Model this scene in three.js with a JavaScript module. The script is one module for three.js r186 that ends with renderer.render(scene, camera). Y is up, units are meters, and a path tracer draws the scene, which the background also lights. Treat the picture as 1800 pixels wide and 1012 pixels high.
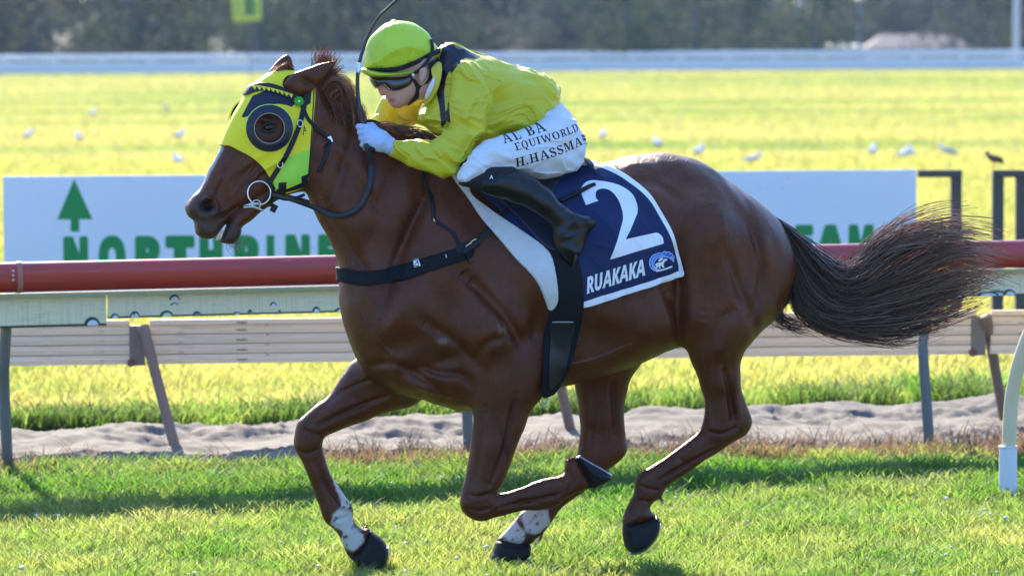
import * as THREE from 'three';
import { mergeGeometries } from 'three/addons/utils/BufferGeometryUtils.js';
import { RoundedBoxGeometry } from 'three/addons/geometries/RoundedBoxGeometry.js';
import { createNoise3D } from 'simplex-noise';

// ------------------------------------------------------------------ camera, sky, sun, exposure
const scene = new THREE.Scene();
const FPX = 7000, HORIZON = 60, CAMH = 2.06, DIST = 15;          // the photograph's lens in its own pixels (1800 x 1012)
const camera = new THREE.PerspectiveCamera(2 * Math.atan(506 / FPX) * 180 / Math.PI, 1024 / 575, 0.5, 4000);
camera.position.set(0, CAMH, DIST);
camera.rotation.order = 'YXZ';
camera.rotation.set(-Math.atan((506 - HORIZON) / FPX), 0, THREE.MathUtils.degToRad(-0.25));
camera.focus = 14.9; camera.userData.fStop = 4;
camera.updateMatrixWorld(true);

const SUN_EL = THREE.MathUtils.degToRad(29), SUN_AZ = THREE.MathUtils.degToRad(16);   // azimuth: left of straight ahead
const sunDir = new THREE.Vector3(-Math.sin(SUN_AZ) * Math.cos(SUN_EL), Math.sin(SUN_EL), -Math.cos(SUN_AZ) * Math.cos(SUN_EL));
{
  const W = 512, H = 256, a = new Float32Array(W * H * 4), d = new THREE.Vector3();
  for (let j = 0; j < H; j++) for (let i = 0; i < W; i++) {
    const th = ((j + 0.5) / H - 0.5) * Math.PI, ph = ((i + 0.5) / W - 0.5) * 2 * Math.PI;
    d.set(Math.cos(th) * Math.cos(ph), Math.sin(th), Math.cos(th) * Math.sin(ph));
    const y = Math.max(d.y, 0), c = d.dot(sunDir), air = Math.exp(-y * 4.2);
    const ray = 0.75 * (1 + c * c) * 0.55 + 0.45;
    const mie = 0.55 * Math.pow(Math.max(0, (1 + c) / 2), 14) * (0.4 + air);
    const o = (j * W + i) * 4;
    a[o] = 0.098 * ray + 0.06 * air + mie; a[o + 1] = 0.205 * ray + 0.135 * air + mie * 0.93; a[o + 2] = 0.44 * ray + 0.26 * air + mie * 0.8; a[o + 3] = 1;
  }
  const t = new THREE.DataTexture(a, W, H, THREE.RGBAFormat, THREE.FloatType);
  t.mapping = THREE.EquirectangularReflectionMapping; t.magFilter = THREE.LinearFilter; t.minFilter = THREE.LinearFilter; t.needsUpdate = true;
  scene.background = t; scene.environment = t;
}
const sun = new THREE.DirectionalLight(new THREE.Color().setRGB(1, 0.87, 0.68), 5);
sun.position.copy(sunDir).multiplyScalar(60); sun.castShadow = true; sun.shadow.mapSize.set(4096, 4096);
Object.assign(sun.shadow.camera, { left: -22, right: 22, top: 22, bottom: -22, near: 1, far: 160 });
scene.add(sun, sun.target);
const renderer = new THREE.WebGLRenderer({ antialias: true });
renderer.toneMapping = THREE.LinearToneMapping; renderer.toneMappingExposure = 3.5;
renderer.shadowMap.enabled = true;
scene.fog = new THREE.FogExp2(new THREE.Color().setRGB(0.5, 0.68, 1), 0.0002);

// ------------------------------------------------------------------ helpers
const rngOf = s => () => { s |= 0; s = s + 0x6D2B79F5 | 0; let t = Math.imul(s ^ s >>> 15, 1 | s); t = t + Math.imul(t ^ t >>> 7, 61 | t) ^ t; return ((t ^ t >>> 14) >>> 0) / 4294967296; };
const rnd = rngOf(77), N3 = createNoise3D(rngOf(5));
const V = (x, y, z) => new THREE.Vector3(x, y, z), lerp = (a, b, t) => a + (b - a) * t, clamp = (x, a, b) => x < a ? a : x > b ? b : x, sstep = (a, b, x) => { const t = clamp((x - a) / (b - a), 0, 1); return t * t * (3 - 2 * t); };
const RGB = (r, g, b) => new THREE.Color().setRGB(r, g, b);
const used = {};
const numbered = n => { used[n] = (used[n] ?? -1) + 1; return used[n] ? n + '_' + String(used[n]).padStart(3, '0') : n; };
function tag(o, label, category, group, kind) { if (label) o.userData.label = label; if (category) o.userData.category = category; if (group) o.userData.group = group; if (kind) o.userData.kind = kind; return o; }
function mesh(name, geo, m, parent) { const o = new THREE.Mesh(geo, m); o.name = parent ? name : numbered(name); o.castShadow = o.receiveShadow = true; (parent || scene).add(o); return o; }
function thing(name, label, category, group) { const g = new THREE.Group(); g.name = numbered(name); scene.add(g); return tag(g, label, category, group); }
const std = (c, r = 0.7, o = {}) => new THREE.MeshStandardMaterial({ color: c, roughness: r, ...o });
const phy = (c, r = 0.7, o = {}) => new THREE.MeshPhysicalMaterial({ color: c, roughness: r, ...o });
function canvasTex(w, h, draw, srgb = true) { const c = document.createElement('canvas'); c.width = w; c.height = h; draw(c.getContext('2d'), w, h); const t = new THREE.CanvasTexture(c); if (srgb) t.colorSpace = THREE.SRGBColorSpace; t.magFilter = THREE.LinearFilter; t.anisotropy = 8; return t; }
function noiseTex(w, h, f, reps = 1) { const a = new Uint8Array(w * h * 4); for (let j = 0; j < h; j++) for (let i = 0; i < w; i++) { const v = clamp(f(i / w, j / h), 0, 1) * 255, o = (j * w + i) * 4; a[o] = a[o + 1] = a[o + 2] = v; a[o + 3] = 255; } const t = new THREE.DataTexture(a, w, h); t.wrapS = t.wrapT = THREE.RepeatWrapping; t.magFilter = THREE.LinearFilter; t.minFilter = THREE.LinearFilter; t.repeat.set(reps, reps); t.needsUpdate = true; return t; }
const tileN = (x, y, f, s) => { const a = x * 2 * Math.PI, b = y * 2 * Math.PI, r = f / (2 * Math.PI); return N3(Math.cos(a) * r + s, Math.sin(a) * r + Math.cos(b) * r * 1.3, Math.sin(b) * r * 1.3 - s); };

// pixels of the photograph -> rays; a ray meets the ground, or a plane along the horse at a given sideways offset
const camE = camera.matrixWorld.elements, cR = V(camE[0], camE[1], camE[2]), cU = V(camE[4], camE[5], camE[6]), cB = V(camE[8], camE[9], camE[10]), CP = camera.position.clone();
const ray = (px, py) => V(0, 0, 0).addScaledVector(cB, -FPX).addScaledVector(cR, px - 900).addScaledVector(cU, 506 - py);
function G(px, py, h = 0) { const d = ray(px, py), t = (h - CP.y) / d.y; return V(CP.x + d.x * t, h, CP.z + d.z * t); }        // point at height h
function Zp(px, py, z) { const d = ray(px, py), t = (z - CP.z) / d.z; return V(CP.x + d.x * t, CP.y + d.y * t, z); }             // point at depth z
const TH = THREE.MathUtils.degToRad(10), cT = Math.cos(TH), sT = Math.sin(TH);
function L(px, py, w = 0) {                                    // horse frame: u to the tail, v up, w to the horse's near side
  const d = ray(px, py), t = (w - (CP.x * sT + CP.z * cT)) / (d.x * sT + d.z * cT), x = CP.x + d.x * t, z = CP.z + d.z * t;
  return V(x * cT - z * sT, CP.y + d.y * t, w);
}
function frame(name, label, category, group) { const g = thing(name, label, category, group); g.rotation.y = TH; return g; }
function rebase(g) {                                           // moves the group's origin to the foot of what it holds
  const b = new THREE.Box3(); g.updateMatrixWorld(true);
  const inv = g.matrixWorld.clone().invert();
  g.traverse(o => { if (o.isMesh) { o.geometry.computeBoundingBox(); b.union(o.geometry.boundingBox.clone().applyMatrix4(inv.clone().multiply(o.matrixWorld))); } });
  const c = V((b.min.x + b.max.x) / 2, b.min.y, (b.min.z + b.max.z) / 2);
  for (const o of g.children) o.position.sub(c);
  g.position.add(c.applyEuler(g.rotation));
  return g;
}

// ------------------------------------------------------------------ shapes from outlines: a plan outline inflated to both sides
function crSmooth(p, n = 6, closed = true) {
  const out = [], m = p.length, at = i => closed ? p[(i + m) % m] : p[clamp(i, 0, m - 1)];
  for (let i = 0; i < (closed ? m : m - 1); i++) for (let k = 0; k < n; k++) {
    const t = k / n, a = at(i - 1), b = at(i), c = at(i + 1), d = at(i + 2), r = [];
    for (let j = 0; j < b.length; j++) r.push(0.5 * (2 * b[j] + (c[j] - a[j]) * t + (2 * a[j] - 5 * b[j] + 4 * c[j] - d[j]) * t * t + (3 * b[j] - a[j] - 3 * c[j] + d[j]) * t * t * t));
    out.push(r);
  }
  if (!closed) out.push(p[m - 1].slice());
  return out;
}
function segDist(x, y, a, b) { const dx = b[0] - a[0], dy = b[1] - a[1], t = clamp(((x - a[0]) * dx + (y - a[1]) * dy) / (dx * dx + dy * dy || 1e-12), 0, 1); return Math.hypot(x - a[0] - dx * t, y - a[1] - dy * t); }
function polySd(P, x, y) {
  let d = 1e9, s = 1;
  for (let i = 0, j = P.length - 1; i < P.length; j = i++) {
    const a = P[i], b = P[j], ex = b[0] - a[0], ey = b[1] - a[1], wx = x - a[0], wy = y - a[1], t = clamp((wx * ex + wy * ey) / (ex * ex + ey * ey || 1e-12), 0, 1);
    const bx = wx - ex * t, by = wy - ey * t; d = Math.min(d, bx * bx + by * by);
    const c1 = y >= a[1], c2 = y < b[1], c3 = ex * wy > ey * wx;
    if ((c1 && c2 && c3) || (!c1 && !c2 && !c3)) s = -s;
  }
  return s * Math.sqrt(d);
}
class Sil {
  // pts: outline in photo pixels; ctrl: [px, py, R, B, w0]: edge rounding, half thickness and sideways place, in metres; relief: [px, py, su, sv, angle, amount]
  constructor(pts, ctrl, { h = 0.005, relief = [], lines = [], smooth = true, wref = null, pad = 0.14 } = {}) {
    const C = ctrl.map(c => ({ px: c[0], py: c[1], R: c[2], B: c[3], w: c[4] || 0 }));
    for (const c of C) { const l = L(c.px, c.py, c.w); c.u = l.x; c.v = l.y; }
    const w0 = (px, py) => { let s = 0, a = 0; for (const c of C) { const k = 1 / (((c.px - px) ** 2 + (c.py - py) ** 2) ** 1.5 + 50); s += k; a += k * c.w; } return a / s; };
    const P = (smooth ? crSmooth(pts, 5) : pts).map(q => { const l = L(q[0], q[1], wref ?? w0(q[0], q[1])); return [l.x, l.y]; });
    this.P = P;
    const xs = P.map(p => p[0]), ys = P.map(p => p[1]);
    this.x0 = Math.min(...xs) - pad; this.y0 = Math.min(...ys) - pad; this.h = h;
    this.nx = Math.ceil((Math.max(...xs) + pad - this.x0) / h) + 1; this.ny = Math.ceil((Math.max(...ys) + pad - this.y0) / h) + 1;
    const n = this.nx * this.ny; this.S = new Float32Array(n); this.R = new Float32Array(n); this.B = new Float32Array(n); this.W = new Float32Array(n);
    const rel = relief.map(r => { const l = L(r[0], r[1], 0.2), s = 1 / 467; return { u: l.x, v: l.y, a: r[2] * s, b: r[3] * s, c: Math.cos(-r[4] * Math.PI / 180), s: Math.sin(-r[4] * Math.PI / 180), k: r[5] }; });
    const lin = lines.map(l => ({ p: crSmooth(l[0], 5, false).map(q => { const t = L(q[0], q[1], l[3] ?? 0.18); return [t.x, t.y]; }), w: l[1] / 467, k: l[2] }));
    this.maxB = 0; let wl = 9, wh = -9;
    for (let j = 0; j < this.ny; j++) for (let i = 0; i < this.nx; i++) {
      const x = this.x0 + i * h, y = this.y0 + j * h, o = j * this.nx + i;
      this.S[o] = polySd(P, x, y);
      let s = 0, R = 0, B = 0, W = 0;
      for (const c of C) { const k = 1 / (((c.u - x) ** 2 + (c.v - y) ** 2) ** 1.5 + 2e-5); s += k; R += k * c.R; B += k * c.B; W += k * c.w; }
      B /= s;
      for (const r of rel) { const dx = x - r.u, dy = y - r.v, p = (dx * r.c + dy * r.s) / r.a, q = (-dx * r.s + dy * r.c) / r.b, e = p * p + q * q; if (e < 9) B += r.k * Math.exp(-e); }
      if (this.S[o] < 0.03) for (const l of lin) { let d = 9, n = l.p.length, e = 1; for (let q = 0; q < n - 1; q++) { const g = segDist(x, y, l.p[q], l.p[q + 1]); if (g < d) { d = g; e = Math.min(1, Math.min(q + 1, n - 1 - q) / (n * 0.22)); } } if (d < 3 * l.w) B += 1.45 * l.k * e * Math.exp(-d * d / (l.w * l.w)); }
      this.R[o] = R / s; this.B[o] = B; this.W[o] = W / s; this.maxB = Math.max(this.maxB, B); wl = Math.min(wl, W / s); wh = Math.max(wh, W / s);
    }
    this.wlo = wl - this.maxB; this.whi = wh + this.maxB;
  }
  at(x, y, z) {
    const gx = (x - this.x0) / this.h, gy = (y - this.y0) / this.h;
    const cx = clamp(gx, 0, this.nx - 1.001), cy = clamp(gy, 0, this.ny - 1.001);
    const out = (gx - cx || gy - cy) ? Math.hypot(gx - cx, gy - cy) * this.h : 0;
    const dz = Math.max(this.wlo - z, z - this.whi, 0);
    if (out > 0.15) return out;
    if (dz > 0.25) return dz;
    const i = cx | 0, j = cy | 0, fx = cx - i, fy = cy - j, o = j * this.nx + i, n = this.nx, a = (1 - fx) * (1 - fy), b = fx * (1 - fy), c = (1 - fx) * fy, d = fx * fy;
    const S = this.S[o] * a + this.S[o + 1] * b + this.S[o + n] * c + this.S[o + n + 1] * d + out;
    const R = this.R[o] * a + this.R[o + 1] * b + this.R[o + n] * c + this.R[o + n + 1] * d;
    const B = this.B[o] * a + this.B[o + 1] * b + this.B[o + n] * c + this.B[o + n + 1] * d;
    const W = this.W[o] * a + this.W[o + 1] * b + this.W[o + n] * c + this.W[o + n + 1] * d;
    let q = 1 + S / R; const e = 0.35; q = q <= -e ? 0 : q < e ? (q + e) * (q + e) / (4 * e) : q;
    const X = (z - W) / B, r = Math.hypot(q, X);
    if (r < 0.05) return -Math.min(R, B);
    return (r - 1) * r / Math.hypot(q / R, X / B);
  }
}
const smin = (a, b, k) => { const h = k - Math.abs(a - b); return h > 0 ? Math.min(a, b) - h * h / (4 * k) : Math.min(a, b); };
const smax = (a, b, k) => -smin(-a, -b, k);
function cone(a, b, ra, rb) {
  const dx = b.x - a.x, dy = b.y - a.y, dz = b.z - a.z, l = dx * dx + dy * dy + dz * dz || 1e-9;
  return (x, y, z) => { const px = x - a.x, py = y - a.y, pz = z - a.z, t = clamp((px * dx + py * dy + pz * dz) / l, 0, 1); return Math.hypot(px - dx * t, py - dy * t, pz - dz * t) - lerp(ra, rb, t); };
}
// surface nets over a field that is about a distance; vertices are then pulled on to the surface
function net(f, box, h, { proj = 2, color = null, uv = null, keep = null, eps = 0.0025, reach = 1.7 } = {}) {
  const [x0, y0, z0, x1, y1, z1] = box, K = 8;
  const nx = Math.ceil((x1 - x0) / h / K) * K + 1, ny = Math.ceil((y1 - y0) / h / K) * K + 1, nz = Math.ceil((z1 - z0) / h / K) * K + 1;
  const D = new Float32Array(nx * ny * nz).fill(1), live = [], rad = K * h * 0.87 * reach;
  for (let bz = 0; bz < nz - 1; bz += K) for (let by = 0; by < ny - 1; by += K) for (let bx = 0; bx < nx - 1; bx += K) {
    const d = f(x0 + (bx + K / 2) * h, y0 + (by + K / 2) * h, z0 + (bz + K / 2) * h);
    if (Math.abs(d) > rad) { if (d < 0) for (let k = 0; k <= K; k++) for (let j = 0; j <= K; j++) for (let i = 0; i <= K; i++) { const o = ((bz + k) * ny + by + j) * nx + bx + i; if (D[o] === 1) D[o] = -1; } }
    else live.push(bx, by, bz);
  }
  const done = new Uint8Array(nx * ny * nz);
  for (let q = 0; q < live.length; q += 3) for (let k = 0; k <= K; k++) for (let j = 0; j <= K; j++) for (let i = 0; i <= K; i++) {
    const o = ((live[q + 2] + k) * ny + live[q + 1] + j) * nx + live[q] + i;
    if (!done[o]) { done[o] = 1; D[o] = f(x0 + (live[q] + i) * h, y0 + (live[q + 1] + j) * h, z0 + (live[q + 2] + k) * h); }
  }
  const ids = new Map(), pos = [], idx = [], off = [0, 1, nx, nx + 1, nx * ny, nx * ny + 1, nx * ny + nx, nx * ny + nx + 1];
  const E = [[0, 1], [2, 3], [4, 5], [6, 7], [0, 2], [1, 3], [4, 6], [5, 7], [0, 4], [1, 5], [2, 6], [3, 7]];
  for (let q = 0; q < live.length; q += 3) for (let k = 0; k < K; k++) for (let j = 0; j < K; j++) for (let i = 0; i < K; i++) {
    const I = live[q] + i, J = live[q + 1] + j, M = live[q + 2] + k, o = (M * ny + J) * nx + I; let m = 0;
    for (let c = 0; c < 8; c++) if (D[o + off[c]] < 0) m |= 1 << c;
    if (m === 0 || m === 255) continue;
    let sx = 0, sy = 0, sz = 0, n = 0;
    for (const [a, b] of E) { const A = D[o + off[a]], B = D[o + off[b]]; if (A < 0 === B < 0) continue; const t = A / (A - B); sx += lerp(a & 1, b & 1, t); sy += lerp(a >> 1 & 1, b >> 1 & 1, t); sz += lerp(a >> 2, b >> 2, t); n++; }
    ids.set(o, pos.length / 3); pos.push(x0 + (I + sx / n) * h, y0 + (J + sy / n) * h, z0 + (M + sz / n) * h);
  }
  for (const [o] of ids) {
    const s = D[o] < 0;
    for (const [d, a, b] of [[1, nx, nx * ny], [nx, nx * ny, 1], [nx * ny, 1, nx]]) {
      if (D[o + d] < 0 === s) continue;
      const p = ids.get(o), q = ids.get(o - a), r = ids.get(o - a - b), t = ids.get(o - b);
      if (q === undefined || r === undefined || t === undefined) continue;
      if (s) idx.push(p, q, r, p, r, t); else idx.push(p, r, q, p, t, r);
    }
  }
  const n = pos.length / 3, P = new Float32Array(pos), Nn = new Float32Array(n * 3);
  const grad = (x, y, z, e) => [f(x + e, y, z) - f(x - e, y, z), f(x, y + e, z) - f(x, y - e, z), f(x, y, z + e) - f(x, y, z - e)];
  for (let v = 0; v < n; v++) {
    let x = P[v * 3], y = P[v * 3 + 1], z = P[v * 3 + 2];
    for (let k = 0; k < proj; k++) {
      const g = grad(x, y, z, eps), l2 = (g[0] * g[0] + g[1] * g[1] + g[2] * g[2]) / (4 * eps * eps); if (l2 < 1e-4) break;
      const s = clamp(f(x, y, z) / l2, -h * 0.6, h * 0.6) / (2 * eps); x -= g[0] * s; y -= g[1] * s; z -= g[2] * s;
    }
    const g = grad(x, y, z, eps), l = Math.hypot(...g) || 1; P.set([x, y, z], v * 3); Nn.set([g[0] / l, g[1] / l, g[2] / l], v * 3);
  }
  const geo = new THREE.BufferGeometry(); geo.setAttribute('position', new THREE.BufferAttribute(P, 3)); geo.setAttribute('normal', new THREE.BufferAttribute(Nn, 3)); geo.setIndex(idx);
  const U = new Float32Array(n * 2); for (let v = 0; v < n; v++) { const t = uv ? uv(P[v * 3], P[v * 3 + 1], P[v * 3 + 2]) : [P[v * 3] + P[v * 3 + 2] * 0.6, P[v * 3 + 1] + P[v * 3 + 2] * 0.3]; U[v * 2] = t[0]; U[v * 2 + 1] = t[1]; }
  geo.setAttribute('uv', new THREE.BufferAttribute(U, 2));
  if (color) { const c = new Float32Array(n * 3); for (let v = 0; v < n; v++) c.set(color(P[v * 3], P[v * 3 + 1], P[v * 3 + 2], Nn[v * 3], Nn[v * 3 + 1], Nn[v * 3 + 2]), v * 3); geo.setAttribute('color', new THREE.BufferAttribute(c, 3)); }
  if (keep) keep.g = (x, y, z) => { const a = clamp((x - x0) / h, 0, nx - 1.001), b = clamp((y - y0) / h, 0, ny - 1.001), c = clamp((z - z0) / h, 0, nz - 1.001), i = a | 0, j = b | 0, k = c | 0, fx = a - i, fy = b - j, fz = c - k, o = (k * ny + j) * nx + i, s = nx * ny; const l = (p) => (D[p] * (1 - fx) + D[p + 1] * fx) * (1 - fy) + (D[p + nx] * (1 - fx) + D[p + nx + 1] * fx) * fy; return l(o) * (1 - fz) + l(o + s) * fz; };
  return geo;
}
const silBox = (s, p = 0.02) => { const xs = s.P.map(q => q[0]), ys = s.P.map(q => q[1]); return [Math.min(...xs) - p, Math.min(...ys) - p, s.wlo - p, Math.max(...xs) + p, Math.max(...ys) + p, s.whi + p]; };
const joinBox = (...b) => [0, 1, 2].map(i => Math.min(...b.map(q => q[i]))).concat([3, 4, 5].map(i => Math.max(...b.map(q => q[i]))));
function surfW(f, u, v, from = 0.5) { let w = from; for (let i = 0; i < 90; i++) { const d = f(u, v, w); if (d < 0.0008) return w; w -= Math.max(0.0015, Math.min(d * 0.7, 0.05)); if (w < -0.3) break; } return 0; }
function onSurf(f, px, py, off = 0, from = 0.5) { let w = 0.15; for (let i = 0; i < 4; i++) { const l = L(px, py, w); w = surfW(f, l.x, l.y, from); } return L(px, py, w + off); }
// a band or patch that follows a field: a shell of the given thickness at offset off, cut by a plan distance
function shell(f, sd, box, h, off, thick, opt = {}) { return net((x, y, z) => smax(Math.abs(f(x, y, z) - off) - thick / 2, sd(x, y, z), Math.min(0.003, thick * 0.5)), box, h, opt); }
function pathSd(pxs, width, wref) { const P = crSmooth(pxs.map(q => [q[0], q[1], q[2] ?? 1]), 6, false).map(q => { const l = L(q[0], q[1], wref); return [l.x, l.y, q[2]]; }); const f = (x, y) => { let d = 9; for (let i = 0; i < P.length - 1; i++) d = Math.min(d, segDist(x, y, P[i], P[i + 1]) - width / 2 * (P[i][2] ?? 1)); return d; }; const xs = P.map(p => p[0]), ys = P.map(p => p[1]), m = width; f.box = [Math.min(...xs) - m, Math.min(...ys) - m, Math.max(...xs) + m, Math.max(...ys) + m]; return f; }
function areaSd(pxs, wref, smooth = true) { const P = (smooth ? crSmooth(pxs, 5) : pxs).map(q => { const l = L(q[0], q[1], wref); return [l.x, l.y]; }); const xs = P.map(p => p[0]), ys = P.map(p => p[1]); const f = (x, y) => polySd(P, x, y); f.box = [Math.min(...xs) - 0.02, Math.min(...ys) - 0.02, Math.max(...xs) + 0.02, Math.max(...ys) + 0.02]; return cacheSd(f); }
function cacheSd(f, h = 0.002) { const b = f.box, nx = Math.ceil((b[2] - b[0]) / h) + 2, ny = Math.ceil((b[3] - b[1]) / h) + 2, D = new Float32Array(nx * ny); for (let j = 0; j < ny; j++) for (let i = 0; i < nx; i++) D[j * nx + i] = f(b[0] + i * h, b[1] + j * h); const g = (x, y) => { const gx = (x - b[0]) / h, gy = (y - b[1]) / h, cx = clamp(gx, 0, nx - 1.001), cy = clamp(gy, 0, ny - 1.001), i = cx | 0, j = cy | 0, fx = cx - i, fy = cy - j, o = j * nx + i; return (D[o] * (1 - fx) + D[o + 1] * fx) * (1 - fy) + (D[o + nx] * (1 - fx) + D[o + nx + 1] * fx) * fy + Math.hypot(gx - cx, gy - cy) * h; }; g.box = b; return g; }
const bx3 = (b, w0, w1, p = 0.01) => [b[0] - p, b[1] - p, w0, b[2] + p, b[3] + p, w1];
// a tube through points with a radius each, flat or round
function tube(pts, r, { seg = 8, n = 6, flat = 1, up = null } = {}) {
  const P = n > 1 ? crSmooth(pts.map((p, i) => [p.x, p.y, p.z, typeof r === 'number' ? r : r[i]]), n, false) : pts.map((p, i) => [p.x, p.y, p.z, typeof r === 'number' ? r : r[i]]);
  const pos = [], idx = [], uvs = []; let ref = up ? up.clone() : null, len = 0;
  for (let i = 0; i < P.length; i++) {
    const a = P[Math.max(0, i - 1)], b = P[Math.min(P.length - 1, i + 1)], t = V(b[0] - a[0], b[1] - a[1], b[2] - a[2]).normalize();
    if (!ref) ref = Math.abs(t.y) < 0.8 ? V(0, 1, 0) : V(1, 0, 0);
    const s = V(0, 0, 0).crossVectors(t, ref).normalize(), nn = V(0, 0, 0).crossVectors(s, t).normalize(); if (!up) ref = nn.clone();
    if (i) len += Math.hypot(P[i][0] - P[i - 1][0], P[i][1] - P[i - 1][1], P[i][2] - P[i - 1][2]);
    for (let k = 0; k <= seg; k++) { const c = Math.cos(k / seg * 2 * Math.PI) * P[i][3], d = Math.sin(k / seg * 2 * Math.PI) * P[i][3] * flat; pos.push(P[i][0] + s.x * c + nn.x * d, P[i][1] + s.y * c + nn.y * d, P[i][2] + s.z * c + nn.z * d); uvs.push(len, k / seg); }
  }
  const m = seg + 1; for (let i = 0; i < P.length - 1; i++) for (let k = 0; k < seg; k++) { const a = i * m + k; idx.push(a, a + 1, a + m, a + 1, a + m + 1, a + m); }
  for (const e of [0, P.length - 1]) { const c = pos.length / 3; pos.push(P[e][0], P[e][1], P[e][2]); uvs.push(0, 0); for (let k = 0; k < seg; k++) e ? idx.push(c, e * m + k, e * m + k + 1) : idx.push(c, k + 1, k); }
  const g = new THREE.BufferGeometry(); g.setAttribute('position', new THREE.Float32BufferAttribute(pos, 3)); g.setAttribute('uv', new THREE.Float32BufferAttribute(uvs, 2)); g.setIndex(idx); g.computeVertexNormals();
  return g;
}
// plan print: canvas drawn in photo pixels, laid on a thing along its own side plane
function print(x0, y0, x1, y1, wref, scale, draw) {
  const a = L(x0, y1, wref), b = L(x1, y0, wref), t = canvasTex(Math.round((x1 - x0) * scale), Math.round((y1 - y0) * scale), (g) => { g.scale(scale, scale); g.translate(-x0, -y0); draw(g); });
  return { t, uv: (u, v) => [(u - a.x) / (b.x - a.x), (v - a.y) / (b.y - a.y)] };
}
// ------------------------------------------------------------------ the place
console.log('place');
// lawn sheets: one ground to the horizon, falling away past the far rail and rising to a wooded hill
const groundY = (x, z) => { let y = 0; if (z < -205) y -= 3.2 * sstep(-205, -330, z); if (z < -430) y += 95 * sstep(-430, -1100, z) + 0.05 * (-430 - z) * (0.5 + 0.5 * N3(x * 0.002, 0, z * 0.002)); return y; };
const turf = (() => { const S = 1024, a = new Uint8Array(S * S * 4); for (let j = 0; j < S; j++) for (let i = 0; i < S; i++) { const x = i / S, y = j / S, n = tileN(x, y, 7, 4), m = tileN(x, y, 42, 7), f = tileN(x, y, 200, 1), t = clamp(0.5 + 0.35 * n + 0.3 * m, 0, 1), k = 1 + 0.2 * f, o = (j * S + i) * 4; a[o] = lerp(96, 150, t) * k; a[o + 1] = lerp(98, 138, t) * k; a[o + 2] = lerp(44, 72, t) * k; a[o + 3] = 255; } const t = new THREE.DataTexture(a, S, S); t.colorSpace = THREE.SRGBColorSpace; t.wrapS = t.wrapT = THREE.RepeatWrapping; t.magFilter = THREE.LinearFilter; t.minFilter = THREE.LinearMipmapLinearFilter; t.generateMipmaps = true; t.needsUpdate = true; return t; })();
{
  const sheet = (name, zs, m) => {
  const xs = []; for (let i = -30; i <= 30; i++) xs.push(Math.sign(i) * Math.pow(Math.abs(i) / 30, 2) * 900);
  const pos = [], uv = [], idx = [];
  for (const z of zs) for (const x of xs) { pos.push(x, groundY(x, z), z); uv.push(x / 9, z / 9); }
  const n = xs.length; for (let j = 0; j < zs.length - 1; j++) for (let i = 0; i < n - 1; i++) { const a = j * n + i; idx.push(a, a + 1, a + n, a + 1, a + n + 1, a + n); }
  const g = new THREE.BufferGeometry(); g.setAttribute('position', new THREE.Float32BufferAttribute(pos, 3)); g.setAttribute('uv', new THREE.Float32BufferAttribute(uv, 2)); g.setIndex(idx); g.computeVertexNormals();
  tag(mesh(name, g, m), null, null, null, 'structure'); };
  sheet('ground', [30, 16, 8, 4, 0, -4, -8, -14, -22, -34, -50, -75, -110, -150, -190, -205, -225], std(0xffffff, 0.95, { map: turf }));
  sheet('wooded_hill', [-225, -250, -280, -320, -360, -400, -430, -480, -540, -620, -720, -840, -980, -1150], std(RGB(0.03, 0.04, 0.02), 0.95));
}
// sandy strip under the running rails, from the photograph's ground line by line
const sandNear = px => G(px, lerp(850, 814, px / 1800)), sandFar = px => G(px, lerp(762, 704, px / 1800));
const sandTex = (() => { const S = 512, a = new Uint8Array(S * S * 4); for (let j = 0; j < S; j++) for (let i = 0; i < S; i++) { const n = tileN(i / S, j / S, 12, 5), f = tileN(i / S, j / S, 120, 6), k = 1 + 0.12 * n + 0.14 * f, o = (j * S + i) * 4; a[o] = 92 * k; a[o + 1] = 88 * k; a[o + 2] = 86 * k; a[o + 3] = 255; } const t = new THREE.DataTexture(a, S, S); t.colorSpace = THREE.SRGBColorSpace; t.wrapS = t.wrapT = THREE.RepeatWrapping; t.magFilter = THREE.LinearFilter; t.needsUpdate = true; return t; })();
const sandH = (p, t) => { const e = Math.min(t, 1 - t) * 4, m = clamp(e, 0, 1); return 0.006 + m * (0.03 + 0.02 * N3(p.x * 0.9, 0, p.z * 0.9) + 0.02 * N3(p.x * 2.3, 3, p.z * 2.6) + (0.35 + 0.65 * sstep(-0.3, 0.5, N3(p.x * 0.8 + 5, 2, p.z * 1.4))) * (0.02 * N3(p.x * 5, 5, p.z * 7) + 0.012 * N3(p.x * 17, 5, p.z * 17))) + 0.05 * Math.exp(-(((t - 0.74) / 0.13) ** 2)) * (0.75 + 0.5 * N3(p.x * 1.6, 8, 0)); };
{
  const pos = [], uv = [], idx = [], NX = 560, NT = 80;
  for (let j = 0; j <= NT; j++) for (let i = 0; i <= NX; i++) { const px = lerp(-900, 2700, i / NX), a = sandNear(px), b = sandFar(px), t = j / NT, p = a.clone().lerp(b, t); p.z += 0.12 * N3(p.x * 1.3, 1, t * 2) * (t < 0.5 ? 1 : 0.8) + 0.06 * N3(p.x * 4, 2, t); pos.push(p.x, sandH(p, t), p.z); uv.push(p.x / 1.6, p.z / 1.6); }
  const n = NX + 1; for (let j = 0; j < NT; j++) for (let i = 0; i < NX; i++) { const a = j * n + i; idx.push(a, a + 1, a + n, a + 1, a + n + 1, a + n); }
  const g = new THREE.BufferGeometry(); g.setAttribute('position', new THREE.Float32BufferAttribute(pos, 3)); g.setAttribute('uv', new THREE.Float32BufferAttribute(uv, 2)); g.setIndex(idx); g.computeVertexNormals();
  tag(mesh('sand_path', g, std(0xffffff, 0.95, { map: sandTex })), null, null, null, 'structure');
}
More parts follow.
